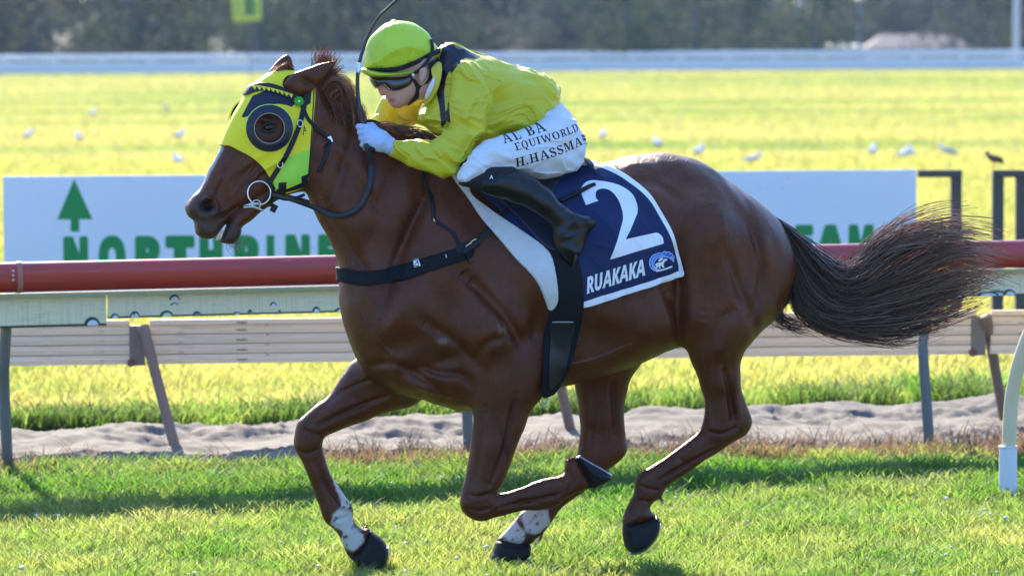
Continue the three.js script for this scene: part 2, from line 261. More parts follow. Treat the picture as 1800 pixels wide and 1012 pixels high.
// grass: clumps of bent blades
function clump(n, hgt, wid, rad, seed) {
  const R = rngOf(seed), pos = [], nor = [], idx = [];
  for (let b = 0; b < n; b++) {
    const a = R() * 6.283, r = Math.sqrt(R()) * rad, x = Math.cos(a) * r, z = Math.sin(a) * r, h = hgt * (0.5 + 0.7 * R()), dir = R() * 6.283, bend = h * (0.25 + 0.75 * R()), w = wid * (0.7 + 0.6 * R()), tw = R() * 6.283, c = Math.cos(tw) * w / 2, s = Math.sin(tw) * w / 2, o = pos.length / 3;
    for (let k = 0; k < 3; k++) { const t = [0, 0.5, 0.82][k], q = t * t * bend, ww = [1, 0.85, 0.5][k]; for (const e of [-1, 1]) { pos.push(x + Math.cos(dir) * q + c * e * ww, h * t * (1 - 0.12 * t), z + Math.sin(dir) * q + s * e * ww); nor.push(-Math.sin(tw) * 0.6 + Math.cos(dir) * 0.2, 0.75, Math.cos(tw) * 0.6); } }
    pos.push(x + Math.cos(dir) * bend, h * 0.86, z + Math.sin(dir) * bend); nor.push(0, 1, 0);
    idx.push(o, o + 1, o + 2, o + 1, o + 3, o + 2, o + 2, o + 3, o + 4, o + 3, o + 5, o + 4, o + 4, o + 5, o + 6);
  }
  const g = new THREE.BufferGeometry(); g.setAttribute('position', new THREE.Float32BufferAttribute(pos, 3)); g.setIndex(idx); g.computeVertexNormals(); return g;
}
const bladeMat = phy(0xffffff, 0.75, { transmission: 0.85, thickness: 0, specularIntensity: 0.35, side: THREE.DoubleSide });
function sow(name, geo, spots, m = bladeMat) {
  const im = new THREE.InstancedMesh(geo, m, spots.length), M = new THREE.Matrix4(), Q = new THREE.Quaternion(), Y = V(0, 1, 0), c = new THREE.Color();
  spots.forEach((s, i) => { Q.setFromAxisAngle(Y, s[5] ?? s[0] * 977.3 + s[2] * 371.1); M.compose(V(s[0], s[1], s[2]), Q, V(s[3], s[3] * (s[6] ?? 1), s[3])); im.setMatrixAt(i, M); im.setColorAt(i, c.setRGB(...s[4])); });
  im.name = numbered(name); im.castShadow = im.receiveShadow = true; scene.add(im); im.userData.kind = 'stuff'; return im;
}
const sandT = (x, z) => { const px = 900 + FPX * x / (DIST - z), a = sandNear(clamp(px, -900, 2700)), b = sandFar(clamp(px, -900, 2700)); return (z - a.z) / (b.z - a.z); };
{
  const R = rngOf(404), near = [[], []], mid = [[], []], far = [[], []];
  const col = (x, z, yel) => { const n = N3(x * 0.7, 1, z * 0.7), m = N3(x * 3, 4, z * 3), y = clamp(yel + 0.22 * n + 0.25 * m + 0.3 * (R() - 0.5), 0, 1), k = 0.85 + 0.3 * R(); return [lerp(0.14, 0.55, y) * k, lerp(0.33, 0.53, y) * k, lerp(0.035, 0.17, y) * k]; };
  for (let i = 0; i < 92000; i++) {                       // mown track on the near side
    const z = lerp(2.6, -5.6, R()), x = (R() - 0.5) * (DIST - z) * 0.47, t = sandT(x, z) + 0.05 * N3(x * 2, 7, z);
    if (t > 0.03 && R() < sstep(0.02, 0.12, t)) continue;
    const s = 0.75 + 0.6 * R() + 0.3 * N3(x * 1.7, 2, z * 1.7);
    const shadeBand = (() => { const px = 900 + FPX * x / (DIST - z), py = HORIZON + FPX * CAMH / (DIST - z), c = lerp(852, 862, px / 1800) + 9 * N3(x * 1.1, 3, z), hw = lerp(52, 26, px / 1800); return sstep(1.25, 0.7, Math.abs(py - c) / hw); })();  // rail shadow painted into the blades as a darker, greener, taller band
    near[i & 1].push([x, 0, z, Math.max(0.5, s) * (1 + 0.25 * shadeBand), col(x, z, 0.4 - 0.3 * shadeBand + 0.3 * sstep(-0.3, 0.05, t) * (0.5 + 0.5 * N3(x * .8, 0, 3))).map(v => v * (1 - 0.12 * shadeBand))]);
  }
  for (let i = 0; i < 82000; i++) {                       // rough beyond the sand
    const d = lerp(20.5, 62, Math.pow(R(), 1.25)), z = DIST - d, x = (R() - 0.5) * d * 0.48, t = sandT(x, z) + 0.06 * N3(x * 2, 7, z);
    if (t < 0.95) continue;
    const s = 0.8 + 0.7 * R() + 0.3 * N3(x * 0.6, 2, z * 0.6) + (d - 20) * 0.02;
    mid[i & 1].push([x, 0, z, s, col(x, z, t < 1.15 ? 0.3 : 0.86)]);
  }
  for (let i = 0; i < 125000; i++) {                       // the far field up to the white rail
    const d = lerp(58, 212, Math.pow(R(), 1.15)), z = DIST - d, x = (R() - 0.5) * d * 0.48;
    far[i & 1].push([x, 0, z, (0.9 + 0.5 * R()) * (1 + (d - 58) * 0.006), col(x * 0.13, z * 0.3, 0.74 + 0.5 * N3(x * 0.03, 3, z * 0.11)), undefined, 0.4]);
  }
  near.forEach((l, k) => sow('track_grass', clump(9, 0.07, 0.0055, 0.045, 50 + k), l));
  mid.forEach((l, k) => sow('rough_grass', clump(9, 0.1, 0.008, 0.07, 60 + k), l));
  far.forEach((l, k) => sow('field_grass', clump(9, 0.13, 0.018, 0.2, 70 + k), l));
  // dry reddish weeds along the near lip of the sand, tufts on its far bank
  const dry = []; for (let i = 0; i < 3600; i++) { const px = lerp(-60, 1900, R()), p = sandNear(px).lerp(sandFar(px), -0.02 + 0.34 * R() * R()); if (R() > 0.4 + 0.6 * N3(p.x * 1.1, 6, 1)) continue; const k = 0.7 + 0.6 * R(); dry.push([p.x, 0.01, p.z, 0.7 + 0.9 * R(), [0.24 * k, 0.16 * k, 0.1 * k]]); }
  sow('dry_weeds', clump(7, 0.11, 0.004, 0.04, 81), dry);
  const bank = []; for (let i = 0; i < 1100; i++) { const px = lerp(-60, 1900, R()), p = sandNear(px).lerp(sandFar(px), 0.9 + 0.16 * R()); if (N3(p.x * 1.5, 9, 2) < -0.25) continue; const k = 0.7 + 0.6 * R(); bank.push([p.x, 0.05 * R(), p.z, 0.8 + 0.8 * R(), [0.13 * k, 0.22 * k, 0.04 * k]]); }
  sow('bank_grass', clump(9, 0.11, 0.008, 0.06, 82), bank);
  // white flower heads standing in for dew glints, sparkle put into the colour
  const fl = []; for (let i = 0; i < 420; i++) { const z = lerp(1.2, -4.2, R()), x = (R() - 0.5) * (DIST - z) * 0.3; if (sandT(x, z) > -0.05 || N3(x * 0.8, 5, z * 0.8) < -0.35) continue; fl.push([x, 0.045 + 0.025 * R(), z, 0.7 + 1.2 * R() * R(), [0.8, 0.8, 0.76]]); }
  sow('dew_glint_flowers', mergeGeometries([new THREE.IcosahedronGeometry(0.0075, 1).scale(1, 0.75, 1), new THREE.CylinderGeometry(0.001, 0.001, 0.06, 4).translate(0, -0.03, 0).toNonIndexed()].map(g => { const q = g.index ? g.toNonIndexed() : g; q.deleteAttribute('uv'); return q; })), fl, std(0xffffff, 0.6));
}
// ---------------------------------------------------------------- rails
const paintScuff = noiseTex(512, 256, (x, y) => 0.55 + 0.25 * tileN(x, y, 10, 2) + 0.2 * tileN(x, y, 60, 3));
function beam(a, b, prof, name, m, parent, ends = 0) {                 // profile (outward, up) swept from a to b
  const d = b.clone().sub(a), len = d.length(); d.normalize(); const out = V(0, 0, 0).crossVectors(V(0, 1, 0), d).normalize();
  const sh = new THREE.Shape(prof.map(p => new THREE.Vector2(-p[0], p[1]))), g = new THREE.ExtrudeGeometry(sh, { depth: len, bevelEnabled: false, steps: 1, curveSegments: 4 });
  g.applyMatrix4(new THREE.Matrix4().makeBasis(out, V(0, 1, 0), d).setPosition(a)); return mesh(name, g, m, parent);
}
const oval = (w, h, n = 20, e = 2.6) => Array.from({ length: n }, (_, i) => { const a = i / n * 6.283, c = Math.cos(a), s = Math.sin(a); return [Math.sign(c) * Math.pow(Math.abs(c), 2 / e) * w, Math.sign(s) * Math.pow(Math.abs(s), 2 / e) * h]; });
const redTex = canvasTex(256, 2048, (g, W, Hh) => { const R = rngOf(15); g.fillStyle = '#b02a20'; g.fillRect(0, 0, W, Hh); for (let i = 0; i < 160; i++) { g.fillStyle = `rgba(${110 + R() * 70},${20 + R() * 30},${20 + R() * 30},.2)`; g.fillRect(R() * W, R() * (Hh - 300), 4 + R() * 50, 30 + R() * 300); } for (let i = 0; i < 46; i++) { g.fillStyle = `rgba(235,215,205,${0.25 + 0.5 * R()})`; g.fillRect(R() * W, R() * (Hh - 80), 1 + R() * 2, 3 + R() * R() * 70); } }); redTex.wrapS = redTex.wrapT = THREE.RepeatWrapping; redTex.repeat.set(6, 0.16);
const redRail = phy(0xffffff, 0.36, { map: redTex, clearcoat: 0.6, clearcoatRoughness: 0.3 }), greyPost = std(RGB(0.16, 0.155, 0.13), 0.65), cream = std(RGB(0.62, 0.57, 0.44), 0.7), creamEdge = std(RGB(0.3, 0.33, 0.2), 0.8);
{
  const r = thing('running_rail', 'red plastic running rail on bent grey posts with a peeling cream apron board', 'rail');
  const H = 1.03, A = G(-500, lerp(460, 420, -500 / 1800), H), B = G(2300, lerp(460, 420, 2300 / 1800), H), at = px => G(px, lerp(460, 420, px / 1800), H);
  const top = 0.073, mk = (p0, p1, off, s = 1) => beam(V(at(p0).x, H - top, at(p0).z), V(at(p1).x, H - top, at(p1).z), oval(0.05 * s, (top - 0.004) * s, 56), 'rail_tube', redRail, r);
  mk(36, 2300); mk(-500, 27);
  beam(V(at(-500).x, H - top, at(-500).z), V(at(38).x, H - top, at(38).z), oval(0.047, top - 0.007), 'rail_sleeve', redRail, r);
  { const a = at(26), b = at(35.5); beam(V(a.x, H - top, a.z), V(b.x, H - top, b.z), oval(0.0535, top), 'joint_collar', std(RGB(0.4, 0.16, 0.12), 0.5), r); }
  for (const [px, py] of [[22, 476], [22, 484], [22, 492]]) { const q = Zp(px, py, at(px).z + 0.05); mesh('rivet', new THREE.SphereGeometry(0.006, 8, 6).translate(q.x, q.y, q.z), std(RGB(0.6, 0.6, 0.58), 0.4), r); }
  // lip under the tube, then the apron boards
  beam(V(at(-500).x, H - 2 * top - 0.008, at(-500).z + 0.01), V(at(2300).x, H - 2 * top - 0.008, at(2300).z + 0.01), [[-.04, -.008], [.045, -.008], [.045, .006], [-.04, .006]], 'rail_lip', std(RGB(0.38, 0.36, 0.2), 0.7), r);
  const peel = (w, seed) => canvasTex(2048, 256, (g, W, Hh) => {
    const R = rngOf(seed); g.fillStyle = '#eedfb9'; g.fillRect(0, 0, W, Hh);
    for (let i = 0; i < 260; i++) { g.fillStyle = `rgba(${150 + R() * 80},${138 + R() * 70},${105 + R() * 60},${0.05 + R() * 0.1})`; g.fillRect(R() * W, R() * Hh, 4 + R() * 130, 2 + R() * 20); }
    for (let i = 0; i < 90; i++) { g.strokeStyle = `rgba(124,110,86,${0.1 + R() * 0.15})`; g.lineWidth = 1 + R() * 3; const x = R() * W; g.beginPath(); g.moveTo(x, Hh * R() * 0.5); g.lineTo(x + (R() - 0.5) * 12, Hh); g.stroke(); }
    g.fillStyle = 'rgba(44,58,38,.9)'; g.fillRect(0, Hh - 20, W, 20);
    for (let i = 0; i < 15; i++) { const x = R() * W, w2 = 14 + R() * 40, h2 = 26 + R() * 46, y = Hh - (R() < 0.75 ? 8 : 60 + R() * 130); g.fillStyle = '#39463f'; g.beginPath(); g.ellipse(x, y, w2, h2, 0, Math.PI, 0); g.fill(); g.fillStyle = R() < 0.7 ? '#dbe3e8' : '#7d877c'; g.beginPath(); g.ellipse(x + 4, y + 3, w2 * 0.68, h2 * 0.66, 0, Math.PI, 0); g.fill(); }
  });
  const board = (p0, p1, bot, seed) => {
    const a = at(p0), b = at(p1), y1 = H - 2 * top - 0.016, h = y1 - bot, L0 = a.distanceTo(b), g = new THREE.BoxGeometry(L0, h, 0.022); g.rotateY(Math.atan2(a.z - b.z, b.x - a.x)); g.translate((a.x + b.x) / 2, bot + h / 2, (a.z + b.z) / 2 + 0.0);
    mesh('apron_board', g, std(0xffffff, 0.75, { map: peel(0, seed) }), r);
  };
  board(-500, 184, 0.725, 4); board(188, 640, 0.757, 5); board(643, 1320, 0.757, 6); board(1323, 2300, 0.75, 7);
  for (const [bx, by, tx, ty, mx, my] of [[14, 846, 12, 572, 6, 680], [1637, 797, 1641, 552, 1624, 630], [826, 820, 830, 560, 818, 650]]) {
    const base = G(bx, by), topz = at(tx).z, t = Zp(tx, ty - 40, topz - 0.02), m = Zp(mx, my, lerp(base.z, topz, 0.3)); base.y = -0.05;
    const m2 = Zp(mx, my - 40, lerp(base.z, topz, 0.55));
    mesh('post', tube([base, m.clone().lerp(base, 0.5), m, m2, t], 0.026, { seg: 12, n: 5 }), greyPost, r);
  }
}
{
  const r = thing('old_board_rail', 'weathered cream slatted rail on leaning brown posts behind the red rail', 'rail');
  const H = 0.645, line = (px) => G(px, lerp(564, 544, px / 1800), H);
  const weather = canvasTex(256, 1024, (g, W, Hh) => { const R = rngOf(61); g.fillStyle = '#f4f0e6'; g.fillRect(0, 0, W, Hh); for (let i = 0; i < 900; i++) { const v = 120 + R() * 110; g.fillStyle = `rgba(${v},${v * 0.94},${v * 0.82},${0.03 + 0.1 * R()})`; g.fillRect(R() * W, R() * (Hh - 170), 1 + R() * 7, 3 + R() * R() * 160); } for (let i = 0; i < 40; i++) { g.fillStyle = `rgba(70,58,44,${0.2 + 0.3 * R()})`; g.beginPath(); g.ellipse(R() * W, 20 + R() * (Hh - 40), 1 + R() * 5, 2 + R() * 12, 0, 0, 7); g.fill(); } }); weather.wrapS = weather.wrapT = THREE.RepeatWrapping; weather.repeat.set(3, 0.43);
  const slatM = [RGB(0.78, 0.72, 0.58), RGB(0.7, 0.66, 0.54), RGB(0.74, 0.68, 0.55)].map(c => std(c, 0.75, { map: weather }));
  const seg = [[-500, 226], [262, 880], [884, 1716], [1742, 2300]];
  for (const [p0, p1] of seg) { const a = line(p0), b = line(p1); for (let k = 0; k < 4; k++) { const h = 0.046, y = H - 0.028 - k * 0.05 - h / 2; beam(V(a.x, y, a.z), V(b.x, y, b.z), [[-.012, -h / 2], [.012, -h / 2], [.016, 0], [.012, h / 2], [-.012, h / 2]], 'slat', slatM[(k + (p0 & 1)) % 3], r); } beam(V(a.x, H - 0.014, a.z + 0.004), V(b.x, H - 0.014, b.z + 0.004), [[-.016, -.012], [.022, -.012], [.022, .012], [-.016, .012]], 'top_slat', slatM[0], r); beam(V(a.x, H - 0.12, a.z - 0.02), V(b.x, H - 0.12, b.z - 0.02), [[-.003, -.1], [.003, -.1], [.003, .1], [-.003, .1]], 'backing', std(RGB(0.07, 0.06, 0.045), 0.9), r); }
  const brown = std(RGB(0.2, 0.15, 0.12), 0.8);
  for (const [bx, by, tx, ty] of [[314, 796, 252, 575], [1772, 752, 1732, 560], [1010, 770, 960, 566]]) {
    const b = G(bx, by), t = line(tx); b.y = -0.05; t.y = H - 0.03; t.z += 0.05; const m = b.clone().lerp(t, 0.62);
    mesh('leaning_post', tube([b, m, t], [0.027, 0.026, 0.03], { seg: 8, n: 3 }), brown, r);
    const u = line(tx - 12), g = new THREE.BoxGeometry(0.075, 0.2, 0.04); g.translate(u.x, H - 0.13, u.z + 0.0); mesh('joint_plate', g, greyPost, r);
    const bt = new THREE.CylinderGeometry(0.02, 0.02, 0.03, 8); bt.rotateX(Math.PI / 2); bt.translate(line(tx - 22).x, H - 0.215, u.z + 0.03); mesh('bolt', bt, std(RGB(0.12, 0.07, 0.05), 0.7), r);
  }
}
{
  const p = thing('rail_post', 'cream gooseneck rail post with a white sleeve standing in the lawn', 'post');
  const b = G(1772, 890), z = b.z; const q = (x, y, dz = 0) => Zp(x, y, z + dz);
  mesh('gooseneck', tube([q(1774, 800), q(1776, 745), q(1781, 690), q(1795, 630, .02), q(1816, 575, .05), q(1838, 540, .1), q(1850, 505, .18), q(1852, 470, .22)], 0.031, { seg: 16 }), std(RGB(0.72, 0.6, 0.38), 0.45), p);
  const g = new THREE.CylinderGeometry(0.039, 0.041, 0.28, 24, 1, false); const c = q(1773, 830); g.translate(c.x, 0.12, z); mesh('sleeve', g, std(RGB(0.74, 0.76, 0.78), 0.5), p);
  mesh('sleeve_rim', new THREE.TorusGeometry(0.038, 0.004, 8, 24).rotateX(Math.PI / 2).translate(c.x, 0.262, z), std(RGB(0.74, 0.76, 0.78), 0.5), p);
}
// ---------------------------------------------------------------- sign, timber fence
{
  const s = thing('advertising_hoarding', 'long white hoarding with green tree emblem and green lettering behind the rails', 'hoarding');
  const H = 1.13, at = px => G(px, lerp(310, 298, px / 1610), H), a = at(4), b = at(1611), len = a.distanceTo(b), bot = 0.32, h = H - bot, ang = Math.atan2(a.z - b.z, b.x - a.x);
  const px2 = 2048 / 1607;
  const tex = canvasTex(2048, 300, (g, W, Hh) => {
    g.fillStyle = '#dfe6ee'; g.fillRect(0, 0, W, Hh); const X = x => (x - 4) * px2, Y = y => (y - 310) / 207 * Hh, ky = Hh / 207;
    g.fillStyle = '#0d8a45'; g.beginPath(); g.moveTo(X(127), Y(315)); g.lineTo(X(158), Y(384)); g.lineTo(X(135), Y(384)); g.lineTo(X(135), Y(405)); g.lineTo(X(120), Y(405)); g.lineTo(X(120), Y(384)); g.lineTo(X(97), Y(384)); g.fill();
    const word = (t, x, y, w, hh) => { g.save(); g.translate(X(x), Y(y + hh)); g.font = 'bold 100px sans-serif'; const mw = g.measureText(t).width; g.scale((w * px2) / mw, hh * ky / 73); g.fillText(t, 0, 0); g.lineWidth = 12; g.strokeStyle = '#0d8a45'; g.lineJoin = 'round'; g.strokeText(t, 0, 0); g.restore(); };
    const wide = [['N', 105, 44], ['O', 168, 44], ['R', 229, 44], ['T', 287, 42], ['H', 341, 42], ['P', 401, 42], ['I', 460, 12], ['N', 491, 44], ['E', 548, 36]];
    for (const [c, x, w] of wide) if (c === 'I') g.fillRect(X(x), Y(414), w * px2 * 1.15, 70 * ky); else word(c, x, 417, w * 1.06, 64);
    for (const [c, x, w] of [['T', 1330, 36], ['E', 1392, 34], ['A', 1434, 46], ['M', 1488, 48]]) word(c, x, 408, w, 56);
    const R = rngOf(9); for (let i = 0; i < 60; i++) { g.fillStyle = `rgba(90,100,110,${0.06 + 0.1 * R()})`; g.beginPath(); g.ellipse(R() * W, R() * Hh, 1 + R() * 4, 1 + R() * 3, 0, 0, 7); g.fill(); }
  });
  const g = new THREE.BoxGeometry(len, h, 0.03); g.rotateY(ang); g.translate((a.x + b.x) / 2, bot + h / 2, (a.z + b.z) / 2);
  mesh('panel', g, std(0xffffff, 0.55, { map: tex }), s);
  const wood = std(RGB(0.09, 0.085, 0.07), 0.85);
  for (const t of [0.01, 0.5, 0.75, 0.985]) { const p = a.clone().lerp(b, t), q = new THREE.BoxGeometry(0.09, H - 0.03, 0.09); q.translate(p.x, (H - 0.03) / 2 - 0.02, p.z - 0.075); mesh('post', q, wood, s); }
  const f = thing('timber_fence', 'dark timber post and rail fence continuing past the end of the white hoarding', 'fence');
  const zf = b.z - 0.08, F = (x) => Zp(x, 300, zf).x; const fw = 1 / (FPX / (DIST - zf));
  for (const [x0, x1] of [[1672, 1691], [1745, 1765], [1786, 1806], [1862, 1882]]) { const w = (x1 - x0) * fw, hh = 1.15, q = new RoundedBoxGeometry(w, hh, w, 1, 0.006); q.translate(F((x0 + x1) / 2), hh / 2 - 0.03, zf); mesh('post', q, wood, f); }
  for (const [x0, x1, y] of [[1613, 1691, 305], [1745, 1990, 305]]) { const p0 = Zp(x0, y, zf), p1 = Zp(x1, y, zf), q = new RoundedBoxGeometry(p1.x - p0.x, 0.05, 0.06, 1, 0.005); q.translate((p0.x + p1.x) / 2, p0.y, zf + 0.02); mesh('top_rail', q, wood, f); }
  { const p0 = Zp(1613, 500, zf), p1 = Zp(1990, 500, zf), q = new RoundedBoxGeometry(p1.x - p0.x, 0.06, 0.05, 1, 0.005); q.translate((p0.x + p1.x) / 2, p0.y, zf - 0.07); mesh('lower_rail', q, wood, f); }
}
// ---------------------------------------------------------------- birds on the grass
{
  const wht = std(RGB(0.78, 0.78, 0.77), 0.7), gry = std(RGB(0.5, 0.52, 0.55), 0.7), red = std(RGB(0.4, 0.06, 0.03), 0.6), blk = std(RGB(0.02, 0.02, 0.02), 0.6), brn = std(RGB(0.1, 0.06, 0.04), 0.8);
  const gull = (label, wing = gry, bodyM = wht, nm = 'seagull') => {
    const t = thing(nm, label, 'bird', nm === 'seagull' ? 'seagulls on the grass' : undefined);
    const prof = [[0, -.16], [.018, -.13], [.045, -.07], [.06, 0], [.056, .05], [.036, .1], [.026, .125], [0, .14]].map(p => new THREE.Vector2(...p));
    const b = new THREE.LatheGeometry(prof, 14).rotateZ(-Math.PI / 2 + 0.35).translate(0, 0.16, 0); mesh('body', b, bodyM, t);
    mesh('head', new THREE.SphereGeometry(0.036, 14, 10).scale(1.15, 1, 0.95).translate(0.135, 0.245, 0), bodyM, t);
    mesh('beak', new THREE.ConeGeometry(0.009, 0.045, 8).rotateZ(-Math.PI / 2).translate(0.195, 0.242, 0), red, t);
    for (const s of [1, -1]) { mesh('wing', new THREE.SphereGeometry(0.1, 14, 8).scale(1.35, 0.42, 0.16).rotateZ(0.28).translate(-0.03, 0.165, 0.052 * s), wing, t); mesh('leg', new THREE.CylinderGeometry(0.004, 0.004, 0.13, 6).translate(0.01, 0.06, 0.022 * s), red, t); }
    mesh('tail', new THREE.ConeGeometry(0.03, 0.12, 8).scale(1, 1, 0.4).rotateZ(Math.PI / 2 + 0.3).translate(-0.18, 0.1, 0), blk, t);
    return t;
  };
  const proto = gull('small white and grey seagull standing in the sunlit field grass');
  const spots = [[50, 252, 1.2], [137, 257, 1.9], [163, 211, 1.4], [292, 201, 4.6], [316, 253, 1.1], [312, 302, 2], [1060, 253, 1.4], [1155, 269, 1.9], [1535, 283, 1.3], [1600, 286, 1.7], [1590, 290, 0.9], [1666, 284, 3.4], [1322, 300, .2], [1230, 283, 1.1]];
  spots.forEach(([px, py, a], i) => { const o = i ? proto.clone() : proto; if (i) { o.name = numbered('seagull'); scene.add(o); } const p = G(px, py); o.position.copy(p); o.rotation.y = a; o.position.y = 0.03; o.scale.setScalar(0.92); });
  const m = gull('brown bird perched on the dark timber fence', brn, brn, 'perched_bird'); const p = Zp(1748, 299, -12.99); m.position.set(p.x, 1.105, p.z - 0.0); m.rotation.y = 2.4; m.scale.setScalar(0.42);
}
// ---------------------------------------------------------------- far rail
{
  const white = std(RGB(0.74, 0.75, 0.76), 0.6), gr = 'white rails along the far side of the course';
  const mk = (pyL, pyR, hTop, deep, lowTop, lowDeep, label, zoff) => {
    const r = thing('course_rail', label, 'rail', gr), a = G(-700, lerp(pyL, pyR, -700 / 1800)), b = G(2500, lerp(pyL, pyR, 2500 / 1800)); a.z += zoff; b.z += zoff;
    const bar = (y, d, n) => beam(V(a.x, y, a.z), V(b.x, y, b.z), oval(0.06, d / 2, 12, 4), n, white, r);
    bar(hTop - deep / 2, deep, 'top_rail'); if (lowDeep) bar(lowTop - lowDeep / 2, lowDeep, 'lower_board');
    const n = 38; for (let i = 0; i <= n; i++) { const p = a.clone().lerp(b, i / n), g = new THREE.BoxGeometry(0.09, hTop, 0.09); g.translate(p.x, hTop / 2 - 0.02, p.z - 0.1); mesh('post', g, white, r); }
  };
  mk(137, 127, 1.05, 0.2, 0.74, 0.56, 'white rail with a deep lower board on the near edge of the far track', 0);
  mk(124, 114, 0.95, 0.22, 0, 0, 'slim white rail behind the boarded rail on the far track', 0);
}
// ---------------------------------------------------------------- far trees, house, poles, marker
{
  const leafG = (() => { const s = new THREE.Shape(); s.moveTo(0, -0.5); s.quadraticCurveTo(0.38, 0, 0, 0.5); s.quadraticCurveTo(-0.38, 0, 0, -0.5); return new THREE.ShapeGeometry(s, 2); })();
  const leafMats = [[.06, .085, .06], [.075, .1, .055], [.09, .1, .06], [.08, .08, .06], [.05, .075, .065]].map(c => phy(RGB(...c), 0.9, { specularIntensity: 0.15, transmission: 0.3, thickness: 0, side: THREE.DoubleSide }));
  const bark = std(RGB(0.12, 0.125, 0.11), 0.9), protos = [];
  const crown = (seed, w, h, lo, n, size) => {
    const R = rngOf(seed), gs = [], blobs = []; for (let i = 0; i < 14; i++) blobs.push([(R() - .5) * w * 0.75, lo + R() * (h - lo) * 0.9, (R() - .5) * w * 0.75, w * (0.16 + 0.18 * R())]);
    const base = leafG.attributes.position, bi = leafG.index, pos = new Float32Array(n * base.count * 3), idx = [], M = new THREE.Matrix4(), v = V(0, 0, 0), E = new THREE.Euler();
    for (let i = 0; i < n; i++) { const b = blobs[(R() * blobs.length) | 0], th = R() * 6.283, cz = 2 * R() - 1, rr = b[3] * (0.65 + 0.4 * R()), sq = Math.sqrt(1 - cz * cz), s = size * (0.6 + 0.8 * R()); E.set(R() * 3, R() * 6, R() * 3); M.makeRotationFromEuler(E).scale(V(s, s, s)).setPosition(b[0] + rr * sq * Math.cos(th), Math.max(0.2, b[1] + rr * cz * 0.8), b[2] + rr * sq * Math.sin(th)); for (let k = 0; k < base.count; k++) { v.fromBufferAttribute(base, k).applyMatrix4(M); pos.set([v.x, v.y, v.z], (i * base.count + k) * 3); } for (let k = 0; k < bi.count; k++) idx.push(i * base.count + bi.getX(k)); }
    const g = new THREE.BufferGeometry(); g.setAttribute('position', new THREE.BufferAttribute(pos, 3)); g.setIndex(idx); g.computeVertexNormals(); return g;
  };
  const kinds = [[9, 11, 1.2], [7, 9, 0.5], [11, 10, 0.8], [5, 5, 0.2], [8, 13, 2]];
  kinds.forEach(([w, h, lo], i) => { const t = thing('far_tree', ['broad dark green tree', 'rounded olive tree reaching to the ground', 'wide spreading tree with yellowish leaves', 'low brownish bushy tree', 'tall narrow blue green tree'][i] + ' in the hazy wood behind the far rail', 'tree', 'trees behind the course'); mesh('crown', crown(300 + i, w, h, lo, 2600, w * 0.06), leafMats[i], t); mesh('trunk', tube([V(0, -1, 0), V(0.1, h * 0.3, 0), V(-0.1, h * 0.7, 0.1)], [0.28, 0.2, 0.07], { seg: 8, n: 3 }), bark, t); protos.push(t); });
  const R = rngOf(911); let k = 0;
  for (let row = 0; row < 8; row++) { const d = 262 + row * 48 + row * row * 5, n = 24; for (let i = 0; i < n; i++) { const px = lerp(-620, 2420, (i + 0.5 + (R() - 0.5) * 0.8) / n), dd = d + (R() - 0.5) * 34, z = DIST - dd, x = (px - 900) * dd / FPX; if (Math.abs(px - 1590) < 140 && dd < 412) continue; const q = (R() * 5) | 0, o = k < 5 ? protos[k] : protos[q].clone(); if (k >= 5) { o.name = numbered('far_tree'); scene.add(o); } o.position.set(x, groundY(x, z), z); o.rotation.y = R() * 6; o.scale.setScalar((0.75 + 0.6 * R()) * (1 + row * 0.06)); k++; } }
  for (const [px, dd, q] of [[1480, 416, 0], [1530, 422, 2], [1580, 418, 1], [1630, 424, 0], [1680, 417, 4], [1725, 421, 2], [1555, 440, 3], [1655, 438, 1]]) { const o = protos[q].clone(), z = DIST - dd, x = (px - 900) * dd / FPX; o.name = numbered('far_tree'); scene.add(o); o.position.set(x, groundY(x, z), z); o.rotation.y = px; o.scale.setScalar(1.1); }
  // the wood on the hill behind
  const sp = [[], [], []]; for (let i = 0; i < 1300; i++) { const d = lerp(600, 1130, R()), z = DIST - d, x = (R() - 0.5) * d * 0.6; sp[i % 3].push([x, groundY(x, z) - 1, z, 1.2 + 0.8 * R(), [1, 1, 1].map(() => 0.8 + 0.4 * R())]); }
  sp.forEach((l, i) => sow('hill_wood', crown(400 + i, 9, 11, 0.5, 700, 1), l, leafMats[i]));
  // house below the trees
  const h = thing('house', 'low house with a broad pinkish grey roof beyond the far rail', 'house'), z = DIST - 400, sc = 400 / FPX, cx = (1612 - 900) * sc, gy = groundY(cx, z), ev = CAMH - 27 * sc, rg = CAMH - 3 * sc;
  const wl = new THREE.BoxGeometry(9.2, ev - gy + 0.4, 6); wl.translate(0, (ev - gy) / 2 - 0.2, 0); mesh('wall', wl, std(RGB(0.5, 0.46, 0.4), 0.85), h);
  { const e = ev - gy, r = rg - gy, P = [[-5.4, e, 3.6], [5.4, e, 3.6], [3.4, r, 0], [-3.4, r, 0], [-5.4, e, -3.6], [5.4, e, -3.6]], T = [[0, 1, 2], [0, 2, 3], [5, 4, 3], [5, 3, 2], [4, 0, 3], [1, 5, 2], [0, 4, 5], [0, 5, 1]]; const g = new THREE.BufferGeometry(); g.setAttribute('position', new THREE.Float32BufferAttribute(T.flat().flatMap(i => P[i]), 3)); g.computeVertexNormals(); mesh('roof', g, std(RGB(0.15, 0.12, 0.125), 0.8), h); }
